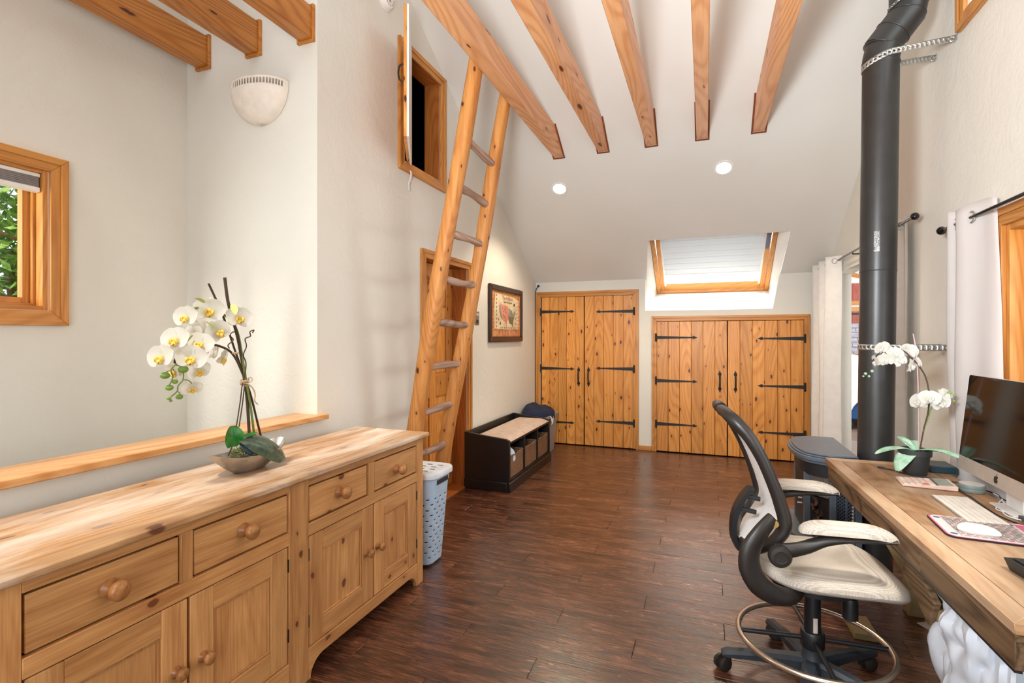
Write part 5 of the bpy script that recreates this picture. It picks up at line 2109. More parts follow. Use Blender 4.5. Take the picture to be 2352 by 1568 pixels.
# galvanised straps with real holes
def strap(name, label, path, w, hole_step=0.024, hr=0.0052, updir=None, wall_at=True):
    tt = thing(name, label, 'strap', path[0])
    pts = [Vector(p) for p in path]
    # resample at equal steps
    d = [0]
    for a, c in zip(pts, pts[1:]):
        d.append(d[-1] + (c - a).length)
    n = max(2, int(round(d[-1] / hole_step)))

    def at(s):
        for i in range(len(d) - 1):
            if s <= d[i + 1] + 1e-9:
                return pts[i].lerp(pts[i + 1], (s - d[i]) / max(1e-9, d[i + 1] - d[i]))
        return pts[-1]
    b = B()
    up = Vector((0, 0, 1))
    Ls = d[-1]
    for k in range(n):
        s0, s1 = Ls * k / n, Ls * (k + 1) / n
        p0, p1 = at(s0), at(s1)
        tdir = (p1 - p0).normalized()
        u = (up - tdir * up.dot(tdir)).normalized()
        c = (p0 + p1) / 2
        h = (p1 - p0).length / 2
        outer = [c + tdir * (h * a) + u * (w / 2 * e) for a, e in ((1, 0), (1, 1), (0, 1), (-1, 1), (-1, 0), (-1, -1), (0, -1), (1, -1))]
        inner = [c + tdir * (hr * 1.15 * math.cos(q * math.pi / 4)) + u * (hr * math.sin(q * math.pi / 4)) for q in range(8)]
        vo = [b.m.verts.new(p) for p in outer]
        vi = [b.m.verts.new(p) for p in inner]
        for i in range(8):
            j = (i + 1) % 8
            b.m.faces.new([vo[i], vo[j], vi[j], vi[i]])
    bmesh.ops.remove_doubles(b.m, verts=b.m.verts, dist=0.0004)
    obj('perforated_band', b, M['galv'], tt, smooth=50, solid=0.0014, offset=0)
    return tt


def wrap(z, dz, y0, y1, zw0, zw1, r):
    """strap from the wall (y0) round the room side of the pipe and back to the wall (y1)."""
    c = Vector((px_(z), PY))
    pts = [(XR - 0.002, y0 - 0.0, zw0), (XR - 0.018, y0 + .004, zw0)]
    a0, a1 = R(-72), R(-288)
    for k in range(19):
        a = a0 + (a1 - a0) * k / 18
        pts.append((c.x + r * math.cos(a), c.y + r * math.sin(a), z + dz * math.cos(a)))
    pts += [(XR - 0.018, y1 - .004, zw1), (XR - 0.002, y1, zw1)]
    return pts


s1 = strap('pipe_strap', 'perforated steel strap tying the stovepipe elbow to the wall', wrap(2.985, 0.03, 3.42, 3.68, 3.035, 3.06, pr + 0.004), 0.034)
for y, z in ((3.42, 3.035), (3.68, 3.06)):
    b = B()
    b.box(XR - 0.004, y - 0.02, z - 0.017, XR, y + 0.02, z + 0.017)
    obj('wall_tab', b, M['galv'], s1)
s2 = strap('pipe_strap', 'perforated steel strap around the lower stovepipe behind the white orchid', wrap(1.358, 0.0, 3.36, 3.62, 1.358, 1.358, pr + 0.003), 0.034)
for y in (3.36, 3.62):
    b = B()
    b.box(XR - 0.004, y - 0.02, 1.341, XR, y + 0.02, 1.375)
    obj('wall_tab', b, M['galv'], s2)
# chain round the top of the pipe
ch = thing('pipe_chain', 'thin steel chain hung round the top of the stovepipe to the wall', 'chain', (1.066, PY, 3.3))
cpath = smooth_path([(XR - 0.005, 3.50, 3.30), (1.20, 3.43, 3.285), (1.163, 3.40, 3.262), (1.10, 3.353, 3.30), (1.03, 3.352, 3.285), (0.975, 3.40, 3.262), (0.968, 3.45, 3.262)], 6)
acc = [0]
for a, c in zip(cpath, cpath[1:]):
    acc.append(acc[-1] + (c - a).length)
s = 0.0
k = 0
while s < acc[-1] - 0.02:
    i = max(j for j in range(len(acc)) if acc[j] <= s)
    i = min(i, len(cpath) - 2)
    dvec = (cpath[i + 1] - cpath[i]).normalized()
    p = cpath[i] + dvec * (s - acc[i])
    sd = dvec.cross(Vector((0, 0, 1))).normalized()
    if k % 2:
        sd = dvec.cross(sd).normalized()
    b = B()
    b.tube([p + dvec * (0.0105 * math.cos(q * .7854)) + sd * (0.006 * math.sin(q * .7854)) for q in range(8)], 0.0018, 5, True)
    obj('link', b, M['galv'], ch)
    s += 0.0175
    k += 1

# ================================================================== CURTAINS AND RODS


def rod(label, x, y0, y1, z, brackets, r=0.0085):
    t = thing('curtain_rod', label, 'curtain rod', (x, (y0 + y1) / 2, z))
    b = B()
    b.tube([(x, y0, z), (x, y1, z)], r, 14)
    obj('pole', b, M['black_gloss'], t)
    for y, s in ((y0, -1), (y1, 1)):
        b = B()
        b.lathe([(0.009, 0.0), (0.013, 0.008), (0.013, 0.014), (0.010, 0.018), (0.018, 0.026), (0.023, 0.038), (0.0215, 0.05), (0.012, 0.06), (0.003, 0.062)] if s > 0 else
                [(0.003, -0.062), (0.012, -0.06), (0.0215, -0.05), (0.023, -0.038), (0.018, -0.026), (0.010, -0.018), (0.013, -0.014), (0.013, -0.008), (0.009, 0.0)], (x, y, z), 18, 'y')
        obj('finial', b, M['black_gloss'], t)
    for y in brackets:
        b = B()
        b.tube([(XR - 0.001, y, z - 0.02), (x, y, z - 0.018)], 0.006, 8)
        b.box(XR - 0.005, y - 0.014, z - 0.06, XR, y + 0.014, z + 0.02)
        b.tube([(x, y - 0.012, z + 0.0), (x, y, z - 0.017), (x, y + 0.012, z)], 0.004, 6)
        obj('bracket', b, M['black_gloss'], t)
    return t


rod('black curtain rod over the wide opening behind the stovepipe', 1.195, 3.80, 6.26, 2.15, (4.25, 5.15, 6.0))
rod('black curtain rod above the desk window', 1.195, 1.0, 3.345, 1.99, (1.3, 3.22))


def curtain(label, y0, y1, x, amp, waves, ztop, zbot, mat, ph=0.0, flare=0.0, eyez=None, drift=0.0, grp=None):
    t = thing('linen_curtain', label, 'curtain', (x, (y0 + y1) / 2, zbot))
    b = B()

    def f(u, v):
        a = 2 * math.pi * waves * u + ph
        k = 1 + flare * v
        y = y0 + (y1 - y0) * u + drift * v * (1 - u)
        w = amp * k * math.sin(a) + 0.25 * amp * v * math.sin(2.3 * a + 1.0)
        return Vector((x + w + 0.004 * math.sin(v * 9 + u * 5), y + 0.012 * v * math.sin(a * 1.7), ztop + (zbot - ztop) * v + 0.006 * math.cos(a)))
    b.grid(f, int(40 * waves), 24)
    obj('cloth', b, M[mat], t, smooth=80, solid=0.003, offset=0)
    if eyez:
        n = int(round(waves * 2))
        for k in range(n + 1):
            u = (k * math.pi - ph) / (2 * math.pi * waves)
            if not 0.01 < u < 0.99:
                continue
            p = f(u, (ztop - eyez) / (ztop - zbot))
            q = f(u + .01, (ztop - eyez) / (ztop - zbot)) - p
            q.z = 0
            tang = q.normalized()
            b = B()
            b.tube([p + tang * (0.024 * math.cos(i * .3927)) + Vector((0, 0, 0.024 * math.sin(i * .3927))) for i in range(16)], 0.0045, 6, True)
            obj('eyelet', b, M['galv'], t)
    return t


curtain('pale linen curtain hanging by the closet corner, left end of the long rod', 5.62, 6.37, 1.165, 0.062, 2.5, 2.195, 0.02, 'curtain', 2.2, 0.15, 2.15, drift=0.06)
curtain('pale linen curtain hanging just behind the stovepipe, near end of the long rod', 3.97, 4.25, 1.195, 0.032, 2.0, 2.195, 0.02, 'curtain', 0.4, 0.1, 2.15)
t = thing('white_curtain', 'bright white curtain drawn beside the desk window', 'curtain', (1.2, 3.05, 0.3))
plan = [(2.935, 1.240), (2.945, 1.231), (2.965, 1.226), (3.0, 1.219), (3.03, 1.207), (3.065, 1.188), (3.10, 1.170), (3.135, 1.165), (3.163, 1.182), (3.17, 1.212), (3.185, 1.228), (3.205, 1.215), (3.225, 1.185), (3.25, 1.172), (3.27, 1.19), (3.285, 1.22), (3.30, 1.24)]
pl = smooth_path([(x, y, 0) for y, x in plan], 5)
b = B()


def wc(u, v):
    f = u * (len(pl) - 1)
    i = min(int(f), len(pl) - 2)
    p = pl[i].lerp(pl[i + 1], f - i)
    s_ = (p.y - 2.935) / 0.365
    y = p.y - 0.10 * v * (1 - s_) + 0.03 * v * s_ + 0.006 * math.sin(v * 6 + u * 7) * v
    x = p.x + 0.012 * math.sin(u * 23 + v * 2) * v + 0.010 * math.sin(v * 8 + u * 3) * v
    return Vector((min(x, 1.262), y, 2.05 - 1.73 * v + 0.012 * math.sin(u * 9) * (1 - v)))


b.grid(wc, 80, 30)
obj('cloth', b, M['white_curtain'], t, smooth=80, solid=0.003, offset=0)
for yy, xx in ((3.052, 1.196), (3.167, 1.197), (3.218, 1.197)):
    b = B()
    b.tube([Vector((xx - 0.002, yy, 1.99)) + Vector((0, 0.026 * math.cos(i * .3927), 0.026 * math.sin(i * .3927))) for i in range(16)], 0.0055, 6, True)
    obj('eyelet', b, M['galv'], t)

# ================================================================== DESK
RZ = math.atan2(0.055, 1.714)
t = thing('desk', 'rustic plank desk with bordered top and deep apron along the right wall', 'desk', (0.677, 1.526, 0), RZ)
DW, DL = 0.485, 1.715
ZD = 0.75


def dl(nm, bx, mat, bevel=0.003, **k):
    b = B()
    b.box(*bx)
    return obj(nm, b, M[mat], t, world=False, bevel=bevel, **k)


bw = 0.062


def dprism(nm, pts, z0, z1, mat):
    b = B()
    b.prism([(x, y, z0) for x, y in pts], (0, 0, z1 - z0))
    return obj(nm, b, M[mat], t, world=False, bevel=0.0015, seg=1)


M['desk_end'] = wood('desk_end_board', lin(196, 152, 108), lin(150, 104, 64), 'x', rough=0.38, var=0.07, wear=lin(206, 176, 146), ring=0.25)
dprism('border_board', [(0, 0), (bw, bw), (bw, DL - bw), (0, DL)], 0.722, ZD, 'desk_top')
dprism('border_board', [(DW, 0), (DW - bw, bw), (DW - bw, DL - bw), (DW, DL)], 0.722, ZD, 'desk_top')
dprism('border_board', [(0, 0), (DW, 0), (DW - bw, bw), (bw, bw)], 0.722, ZD, 'desk_end')
dprism('border_board', [(0, DL), (DW, DL), (DW - bw, DL - bw), (bw, DL - bw)], 0.722, ZD, 'desk_end')
dl('seam_shade', (bw - 0.01, bw - 0.01, 0.7225, DW - bw + 0.01, DL - bw + 0.01, 0.727), 'dark_hole', 0)  # black strip standing in for the shade down in the seam
dl('top_panel', (bw + 0.003, bw + 0.003, 0.7275, DW - bw - 0.003, DL - bw - 0.003, ZD - 0.0005), 'desk_top', 0.001)
dl('lower_edge_board', (0.004, 0.006, 0.702, 0.03, DL - 0.006, 0.7215), 'desk_side', 0.002)
for y0, y1 in ((0.02, 0.535), (0.537, 1.12), (1.122, DL - 0.02)):
    dl('apron_board', (0.010, y0, 0.628, 0.032, y1, 0.7015), 'desk_side', 0.002)
dl('metal_edge', (0.014, 0.03, 0.617, 0.03, 1.0, 0.6275), 'stove_dark', 0.001)
dl('end_apron', (0.032, 0.03, 0.63, DW - 0.03, 0.052, 0.7015), 'desk_side', 0.002)
dl('end_apron', (0.032, DL - 0.052, 0.63, DW - 0.03, DL - 0.03, 0.7015), 'desk_side', 0.002)
dl('rear_apron', (DW - 0.04, 0.03, 0.63, DW - 0.02, DL - 0.03, 0.7015), 'desk_side', 0.002)
for y in (0.055, DL - 0.13):
    for x in (0.34, ):
        dl('leg', (x, y, 0.0, x + 0.07, y + 0.07, 0.722), 'desk_brace', 0.003)


def dbar(nm, a, c, w, h, mat='desk_brace'):
    b = B()
    b.bar(a, c, w, h)
    return obj(nm, b, M[mat], t, world=False, bevel=0.003)


dbar('brace', (0.10, 1.20, 0.60), (0.10, 0.60, 0.45), 0.035, 0.085)
dbar('brace', (0.12, 1.16, 0.615), (0.16, 1.30, 0.49), 0.04, 0.085)
dbar('cross_board', (0.075, 0.82, 0.57), (0.075, 0.60, 0.47), 0.022, 0.11, 'desk_side')
dl('foot_board', (0.02, 1.27, 0.0, 0.12, 1.45, 0.03), 'desk_brace', 0.003)
dl('slat', (0.06, 0.06, 0.53, 0.33, 0.075, 0.58), 'desk_brace', 0.002)
dl('slat', (0.06, 0.06, 0.42, 0.33, 0.075, 0.49), 'desk_brace', 0.002)

# ---------------------------------------------------------------- under the desk
k = thing('trash_bin', 'round dark wire bin under the desk, holding a white liner', 'bin', (0.90, 1.98, 0))
cbx, cby = 0.90, 1.98
b = B()
b.lathe([(0.10, 0.001), (0.105, 0.01), (0.118, 0.30), (0.122, 0.305), (0.114, 0.305), (0.10, 0.012)], (cbx, cby, 0), 28)
obj('bin_body', b, M['stove_dark'], k)
b = B()
random.seed(21)


def bagf(u, v):
    from mathutils import noise as mn
    a = u * 2 * math.pi
    q = Vector((math.cos(a) * 2.2, math.sin(a) * 2.2, v * 1.6))
    n_1 = mn.noise(q * 1.3 + Vector((3, 1, 7)))
    n_2 = mn.noise(q * 2.7 + Vector((9, 4, 2)))
    r = 0.13 + 0.045 * math.sin(v * 2.6) + 0.055 * (abs(n_1) - 0.18) + 0.03 * (abs(n_2) - 0.15)
    z = 0.285 + 0.28 * v - 0.17 * (1 - v) ** 2 + 0.03 * n_1 * (1 - v)
    return Vector((cbx + r * math.cos(a), cby + r * math.sin(a) * 1.55, z))


b.grid(bagf, 150, 40, closeu=True)
o = obj('bin_liner', b, M['bag'], smooth=35, solid=0.002, offset=1)
tag(o, 'white plastic bin liner spilling over the bin under the desk', 'bin liner')
b = B()
b.box(0.72, 1.56, 0.0, 0.97, 1.655, 0.42)
o = obj('stained_box', b, M['cardboard'], bevel=0.006)
tag(o, 'stained pale carton under the near corner of the desk', 'box')
for i, (pts, lab) in enumerate((([(1.05, 3.10), (1.10, 3.04), (1.02, 2.99), (0.98, 3.06)], 'torn triangle of pinkish paper on the floor under the desk'), ([(1.03, 2.96), (1.06, 2.93), (1.02, 2.90)], 'tiny paper shred on the floor in front of the torn triangle'))):
    b = B()
    b.prism([(x, y, 0.001 + (0.02 if j == 1 else 0)) for j, (x, y) in enumerate(pts)], (0, 0, 0.0012))
    o = obj('paper_scrap', b, M['paper'], smooth=0)
    tag(o, lab, 'paper')

# ---------------------------------------------------------------- on the desk
E = ZD + 0.0006
# computer
t = thing('desktop_computer', 'slim silver all-in-one computer with black screen standing on the desk', 'computer', (1.07, 2.487, ZD))
ya, yb2 = 2.162, 2.812
tl = R(6)


def sc(y, h, d=0.0):
    """h along the tilted panel from its lower edge, d towards the room."""
    return Vector((1.052 + h * math.sin(tl) - d * math.cos(tl), y, 0.838 + h * math.cos(tl) + d * math.sin(tl) * 0.0))


def panel(nm, y0, y1, h0, h1, d0, d1, mat, rad=0.0, **kw):
    b = B()
    if rad:
        pts = []
        for cy, chh, a0 in ((y1 - rad, h1 - rad, 0), (y0 + rad, h1 - rad, 90), (y0 + rad, h0 + rad, 180), (y1 - rad, h0 + rad, 270)):
            for q in range(6):
                a = R(a0 + 18 * q)
                pts.append((cy + rad * math.cos(a), chh + rad * math.sin(a)))
        b.prism([sc(y, h, d0) for y, h in pts], sc(0, 0, d1) - sc(0, 0, d0))
    else:
        b.hexa([sc(y0, h0, d0), sc(y1, h0, d0), sc(y1, h1, d0), sc(y0, h1, d0), sc(y0, h0, d1), sc(y1, h0, d1), sc(y1, h1, d1), sc(y0, h1, d1)])
    return obj(nm, b, M[mat], t, **kw)


panel('housing', ya, yb2, 0.0, 0.415, -0.012, 0.0, 'alu', 0.012, bevel=0.002)
panel('chin', ya + 0.0005, yb2 - 0.0005, 0.001, 0.0595, 0.0, 0.0022, 'alu')
panel('screen', ya + 0.001, yb2 - 0.001, 0.060, 0.414, 0.0, 0.0028, 'screen', 0.009)
ap = [(0, .30), (.12, .36), (.25, .37), (.36, .30), (.38, .26), (.30, .20), (.26, .10), (.27, -.02), (.33, -.11), (.41, -.15), (.36, -.28), (.28, -.40), (.20, -.46), (.10, -.44), (0, -.41), (-.10, -.44), (-.20, -.46), (-.30, -.38), (-.38, -.24), (-.42, -.06), (-.40, .12), (-.33, .26), (-.22, .35), (-.10, .35)]
lf = [(0.0, .42), (.02, .52), (.09, .60), (.17, .63), (.16, .54), (.09, .45)]
ly, lh, ls = 2.500, 0.0285, 0.034
b = B()
for poly in (ap, lf):
    b.prism([sc(ly - x * ls, lh + y * ls, 0.0023) for x, y in poly], sc(0, 0, 0.0008) - sc(0, 0, 0))
obj('emblem', b, M['logo'], t, label='black fruit-shaped emblem')
b = B()
b.prism([(1.062, 2.40, E), (1.062, 2.574, E), (1.115, 2.574, E), (1.115, 2.40, E)], (0, 0, 0.008))
obj('stand_foot', b, M['alu_white'], t, bevel=0.002)
b = B()
b.hexa([(1.103, 2.43, E + .008), (1.115, 2.43, E + .008), (1.115, 2.545, E + .008), (1.103, 2.545, E + .008), (1.096, 2.43, 0.99), (1.108, 2.43, 0.99), (1.108, 2.545, 0.99), (1.096, 2.545, 0.99)])
obj('stand_neck', b, M['alu_white'], t, bevel=0.002)

# keyboard
kc = Vector((0.9405, 2.447))
t = thing('keyboard', 'slim white keyboard with pale keys in front of the computer', 'keyboard', (0.943, 2.445, ZD), R(-1))
b = B()
b.hexa([(-0.062, -0.165, 0.0006), (0.062, -0.165, 0.0006), (0.062, 0.165, 0.0006), (-0.062, 0.165, 0.0006), (-0.062, -0.165, 0.006), (0.062, -0.165, 0.0095), (0.062, 0.165, 0.0095), (-0.062, 0.165, 0.006)])
obj('body', b, M['kb_body'], t, world=False, bevel=0.002)
KM = None
rows = 6
for r_ in range(rows):
    x0 = -0.0585 + r_ * 0.0198
    ncol = 8 if r_ == 0 else 14
    wk = 0.324 / ncol
    for c in range(ncol):
        y0 = -0.162 + c * wk
        if r_ == 0 or KM is None or r_ == 1:
            pass
        b = B()
        zt = 0.0068 + (x0 + 0.062) / 0.124 * 0.0035
        b.box(x0, y0 + 0.0005, zt - 0.0005, x0 + 0.0178, y0 + wk - 0.0005, zt + 0.0016)
        obj('key', b, M['key'], t, world=False, smooth=0)

# mouse pad and mouse
MPc = (0.912, 2.20)
t = thing('mouse_pad', 'black edged mouse pad with magenta bordered tile print', 'mouse pad', (0.912, 2.205, ZD), R(-3.4))


def rr2(hx, hy, r, z, n=6):
    return rrect(0, 0, hx, hy, r, z, n)


b = B()
b.prism(rr2(0.147, 0.118, 0.03, 0.0006), (0, 0, 0.005))
obj('rubber_base', b, M['pad_black'], t, world=False)
b = B()
b.prism(rr2(0.145, 0.116, 0.029, 0.0057), (0, 0, 0.0004))
obj('border_print', b, M['pad_pink'], t, world=False)
b = B()
b.prism(rr2(0.1395, 0.1105, 0.026, 0.0062), (0, 0, 0.0003))
pad_top = obj('white_rim', b, M['pad_white'], t, world=False)
b = B()
b.box(-0.108, -0.103, 0.0066, 0.088, 0.103, 0.0069)
obj('tile_print', b, M['pad_print'], t, world=False, smooth=0)
b = B()
b.box(0.098, -0.10, 0.0066, 0.124, 0.10, 0.0069)
obj('pink_band', b, M['pad_pink'], t, world=False, smooth=0)
for x, y in ((-0.122, -0.085), (-0.122, 0.085), (0.085, 0.09), (0.085, -0.09)):
    b = B()
    b.prism([(x + 0.011 * math.cos(q * .524), y + 0.009 * math.sin(q * .524), 0.0066) for q in range(12)], (0, 0, 0.0004))
    obj('corner_oval', b, M['pad_navy'], t, world=False)
t = thing('computer_mouse', 'white low computer mouse resting on the tile print pad', 'mouse', (0.862, 2.155, ZD + 0.007), R(-14))
b = B()


def ms(u, v):
    a = u * 2 * math.pi
    rx, ry = 0.056, 0.0285
    k = math.cos(v * math.pi / 2) ** 0.45
    x = rx * k * math.copysign(abs(math.cos(a)) ** 0.72, math.cos(a))
    y = ry * k * math.copysign(abs(math.sin(a)) ** 0.72, math.sin(a))
    h = 0.021 * (1 - 0.28 * (x / rx) ** 2 - 0.12 * (x / rx))
    return Vector((x, y, 0.007 + h * math.sin(v * math.pi / 2) ** 0.8))


b.grid(ms, 36, 10, closeu=True)
obj('shell', b, M['plastic_white'], t, world=False, smooth=80)
b = B()
b.prism([(0.0535 * math.copysign(abs(math.cos(q * .262)) ** .72, math.cos(q * .262)), 0.0265 * math.copysign(abs(math.sin(q * .262)) ** .72, math.sin(q * .262)), 0.0004) for q in range(24)], (0, 0, 0.0075))
obj('base', b, M['alu'], t, world=False)

# calculator
cang = math.atan2(2.69 - 2.72, 1.00 - 0.83)
t = thing('calculator', 'pinkish desk calculator with grey display beside the plant pot', 'calculator', (0.93, 2.80, ZD), R(-6))
b = B()
b.hexa([(-0.098, -0.07, 0.0006), (0.098, -0.07, 0.0006), (0.098, 0.07, 0.0006), (-0.098, 0.07, 0.0006), (-0.098, -0.07, 0.010), (0.098, -0.07, 0.022), (0.098, 0.07, 0.022), (-0.098, 0.07, 0.010)])
obj('body', b, M['calc'], t, world=False, bevel=0.004)
zs = lambda x: 0.010 + (x + 0.098) / 0.196 * 0.012
for r_ in range(5):
    for c in range(5):
        x, y = -0.082 + r_ * 0.0235, -0.055 + c * 0.0245
        b = B()
        b.box(x - 0.009, y - 0.010, zs(x) - 0.001, x + 0.009, y + 0.010, zs(x) + 0.0035)
        obj('key', b, M['calc_orange' if (r_, c) == (3, 0) else 'calc_key'], t, world=False, bevel=0.001, seg=1)
b = B()
b.hexa([(0.035, -0.058, zs(.035) - .001), (0.085, -0.058, zs(.085) - .001), (0.085, 0.058, zs(.085) - .001), (0.035, 0.058, zs(.035) - .001), (0.035, -0.058, zs(.035) + .0012), (0.085, -0.058, zs(.085) + .0012), (0.085, 0.058, zs(.085) + .0012), (0.035, 0.058, zs(.035) + .0012)])
obj('display', b, M['calc_screen'], t, world=False)
b = B()
b.box(0.026, -0.058, zs(.03) - .001, 0.033, 0.058, zs(.03) + .0012)
obj('solar_strip', b, M['hdd'], t, world=False)

# round puck
t = thing('round_speaker_puck', 'small round grey device with pale top beside the calculator', 'speaker', (1.078, 2.755, ZD))
b = B()
b.lathe([(0.044, 0.0006), (0.046, 0.003), (0.046, 0.015), (0.0455, 0.016), (0.046, 0.017), (0.046, 0.030), (0.044, 0.033)], (1.078, 2.755, ZD), 36)
obj('body', b, M['puck'], t)
b = B()
b.lathe([(0.0425, 0.0331), (0.0425, 0.0342)], (1.078, 2.755, ZD), 36)
obj('top_disc', b, M['puck_top'], t)
t = thing('external_drive', 'dark teal box on the desk behind the black plant pot', 'hard drive', (1.09, 3.13, ZD))
b = B()
b.box(1.035, 3.06, ZD + .0006, 1.145, 3.20, ZD + 0.034)
obj('case', b, M['hdd'], t, bevel=0.004)
t = thing('dark_notebook', 'thin dark slab at the desk edge behind the mouse pad', 'notebook', (1.085, 2.27, ZD))
b = B()
b.box(1.072, 2.10, ZD + 0.0006, 1.148, 2.395, ZD + 0.016)
obj('cover', b, plain('slate_cover', lin(66, 66, 70), 0.45), t, bevel=0.002)
t = thing('tablet_stand', 'low black tray near the front corner of the desk', 'tray', (0.90, 1.80, ZD), R(8))
b = B()
b.hexa([(-0.075, -0.09, 0.0006), (0.10, -0.09, 0.0006), (0.10, 0.075, 0.0006), (-0.075, 0.075, 0.0006), (-0.085, -0.10, 0.034), (0.10, -0.10, 0.034), (0.10, 0.085, 0.034), (-0.085, 0.085, 0.034)])
obj('tray_body', b, M['stove_dark'], t, world=False, bevel=0.002)
b = B()
b.box(-0.07, -0.085, 0.0345, 0.09, 0.07, 0.039)
obj('ribbed_top', b, M['cable_black'], t, world=False, bevel=0.002)


def cable(label, pts, r, mat, name='cable'):
    b = B()
    b.tube(smooth_path(pts, 6), r, 7)
    o = obj(name, b, M[mat], smooth=60)
    return tag(o, label, 'cable')


zb_ = ZD + 0.0036
cable('black cable with a plug curving round the plant pot', [(0.844, 3.062, zb_), (0.875, 3.04, zb_), (0.905, 2.99, zb_), (0.935, 2.955, zb_), (0.985, 2.93, zb_), (1.05, 2.895, zb_), (1.10, 2.87, zb_)], 0.003, 'cable_black')
b = B()
b.bar((0.822, 3.075, ZD + .006), (0.846, 3.060, ZD + .006), 0.011, 0.007)
o = obj('usb_plug', b, M['cable_black'], bevel=0.001)
tag(o, 'small black plug at the end of the cable by the plant pot', 'plug')
cable('black cable running along the far side of the keyboard', [(1.032, 2.745, zb_), (1.028, 2.69, zb_), (1.033, 2.64, zb_), (1.026, 2.58, zb_), (1.022, 2.5, zb_), (1.02, 2.42, zb_), (1.03, 2.36, zb_), (1.05, 2.30, zb_), (1.064, 2.20, zb_)], 0.003, 'cable_black')
cable('thin white cable looped under the computer screen', [(1.145, 2.74, zb_), (1.14, 2.66, zb_), (1.105, 2.60, zb_), (1.075, 2.54, zb_), (1.05, 2.49, zb_), (1.075, 2.46, zb_), (1.12, 2.50, zb_), (1.15, 2.45, zb_)], 0.0022, 'cable_white')
cable('pale cable lying between keyboard and computer', [(1.125, 2.62, zb_), (1.10, 2.53, zb_), (1.06, 2.47, zb_), (1.05, 2.41, zb_), (1.08, 2.37, zb_), (1.13, 2.36, zb_)], 0.0024, 'cable_white')
cable('dark cable behind the round device', [(1.118, 2.79, zb_), (1.135, 2.78, zb_), (1.15, 2.72, zb_), (1.14, 2.66, zb_), (1.15, 2.58, zb_)], 0.003, 'cable_black')

# desk orchid
pc = Vector((0.955, 3.005, ZD))
t = thing('potted_orchid', 'white orchid in a black plastic pot at the far end of the desk', 'orchid', pc)
b = B()
b.lathe([(0.046, 0.0006), (0.048, 0.003), (0.060, 0.092), (0.066, 0.093), (0.068, 0.122), (0.064, 0.122), (0.060, 0.10), (0.02, 0.099)], pc, 36)
obj('pot', b, M['pot'], t)
b = B()
random.seed(2)
for k in range(46):
    a, r = random.random() * 6.283, 0.054 * math.sqrt(random.random())
    b.sphere(pc + Vector((r * math.cos(a), r * math.sin(a), 0.103 + random.uniform(0, .006))), (0.011, 0.007, 0.006), 6, 4, Matrix.Rotation(random.random() * 3, 3, 'Z'))
obj('bark', b, M['soil'], t, kind='stuff')


def P2(px, py, d=0.0):
    p = onY(px, py, pc.y)
    rdir = ray(px, py)
    return p + rdir.normalized() * d


stem('stake', [P2(2110, 1036), P2(2110, 960), P2(2108, 870), P2(2103, 800), P2(2097, 766)], 0.0028, 'stake', t)
stem('stem', [P2(2112, 1038), P2(2122, 985), P2(2132, 945), P2(2134, 905), P2(2127, 868), P2(2112, 842), P2(2094, 822), P2(2076, 806), P2(2055, 800), P2(2030, 806), P2(2015, 815), P2(2000, 835)], 0.0034, 'stem_brown', t)
stem('stem', [P2(2120, 990), P2(2131, 962), P2(2140, 935), P2(2150, 920), P2(2165, 915), P2(2180, 915)], 0.003, 'stem_green', t)
cd2 = (Vector((0, 0, EYE)) - pc).normalized()


def lk2(yaw, pitch):
    v = Matrix.Rotation(R(yaw), 3, 'Z') @ Vector((cd2.x, cd2.y, 0))
    v.z += pitch
    return v


place_flowers(t, [
    (P2(2027, 800, -.01), lk2(-40, .4), .3, .95), (P2(2055, 812, -.02), lk2(30, .7), 0, 1.0), (P2(2088, 806, .0), lk2(150, .3), .2, 1.0),
    (P2(2035, 826, -.03), lk2(-20, -.4), .2, .95), (P2(2012, 830, -.01), lk2(-70, -.2), .3, .9), (P2(2066, 828, -.02), lk2(40, .2), .4, .9),
    (P2(2092, 840, -.01), lk2(70, -.1), .2, .95), (P2(2105, 832, .01), lk2(120, .3), 0, .8),
    (P2(2112, 922, -.02), lk2(-40, .3), .2, 1.1), (P2(2135, 915, -.04), lk2(10, .5), 0, 1.1), (P2(2160, 925, -.02), lk2(30, -.2), .3, 1.05), (P2(2170, 908, .0), lk2(50, .6), .4, .95)], 0.98, (M['petal'], M['petal']))
for px, py, r, mk in ((1988, 858, .008, 'bud2'), (1996, 864, .0065, 'bud2'), (2003, 852, .0075, 'bud2'), (1983, 864, .005, 'bud2'), (2181, 902, .0085, 'bud'), (2192, 908, .0055, 'bud'), (2191, 921, .006, 'bud')):
    b = B()
    b.sphere(P2(px, py), r, 10, 6)
    obj('bud', b, M[mk], t, smooth=80)
for d, L, W, lift, dr_, f in (((-0.93, -0.36, 0), 0.20, 0.060, 0.25, 0.32, 0.3), ((0.75, -0.66, 0), 0.25, 0.066, 0.34, 0.46, 0.3), ((-0.78, -0.62, 0), 0.135, 0.085, 0.35, 1.0, -0.15), ((0.2, 0.98, 0), 0.11, 0.05, 0.6, 0.3, 0.4), ((-0.5, 0.85, 0), 0.10, 0.05, 0.8, 0.3, 0.4)):
    b = B()
    leaf(b, pc + Vector((0, 0, 0.112)), d, L, W, dr_, fold=f, lift=lift)
    obj('leaf', b, M['leaf_pale'], t, smooth=80, solid=0.0015)

# ================================================================== CHAIR
CH = R(6)
t = thing('desk_chair', 'mesh drafting chair with flip up arms and chrome foot ring pulled up to the desk', 'chair', (0.41, 2.37, 0), CH)


def co(nm, b, mat, **k):
    return obj(nm, b, M[mat], t, world=False, **k)


# seat
b = B()


def seat_out(u):
    a = u * 2 * math.pi
    ca, sa = math.cos(a), math.sin(a)
    e = 0.62
    x = 0.030 + 0.268 * math.copysign(abs(ca) ** e, ca)
    y = (0.245 + 0.01 * ca) * math.copysign(abs(sa) ** e, sa)
    return x, y


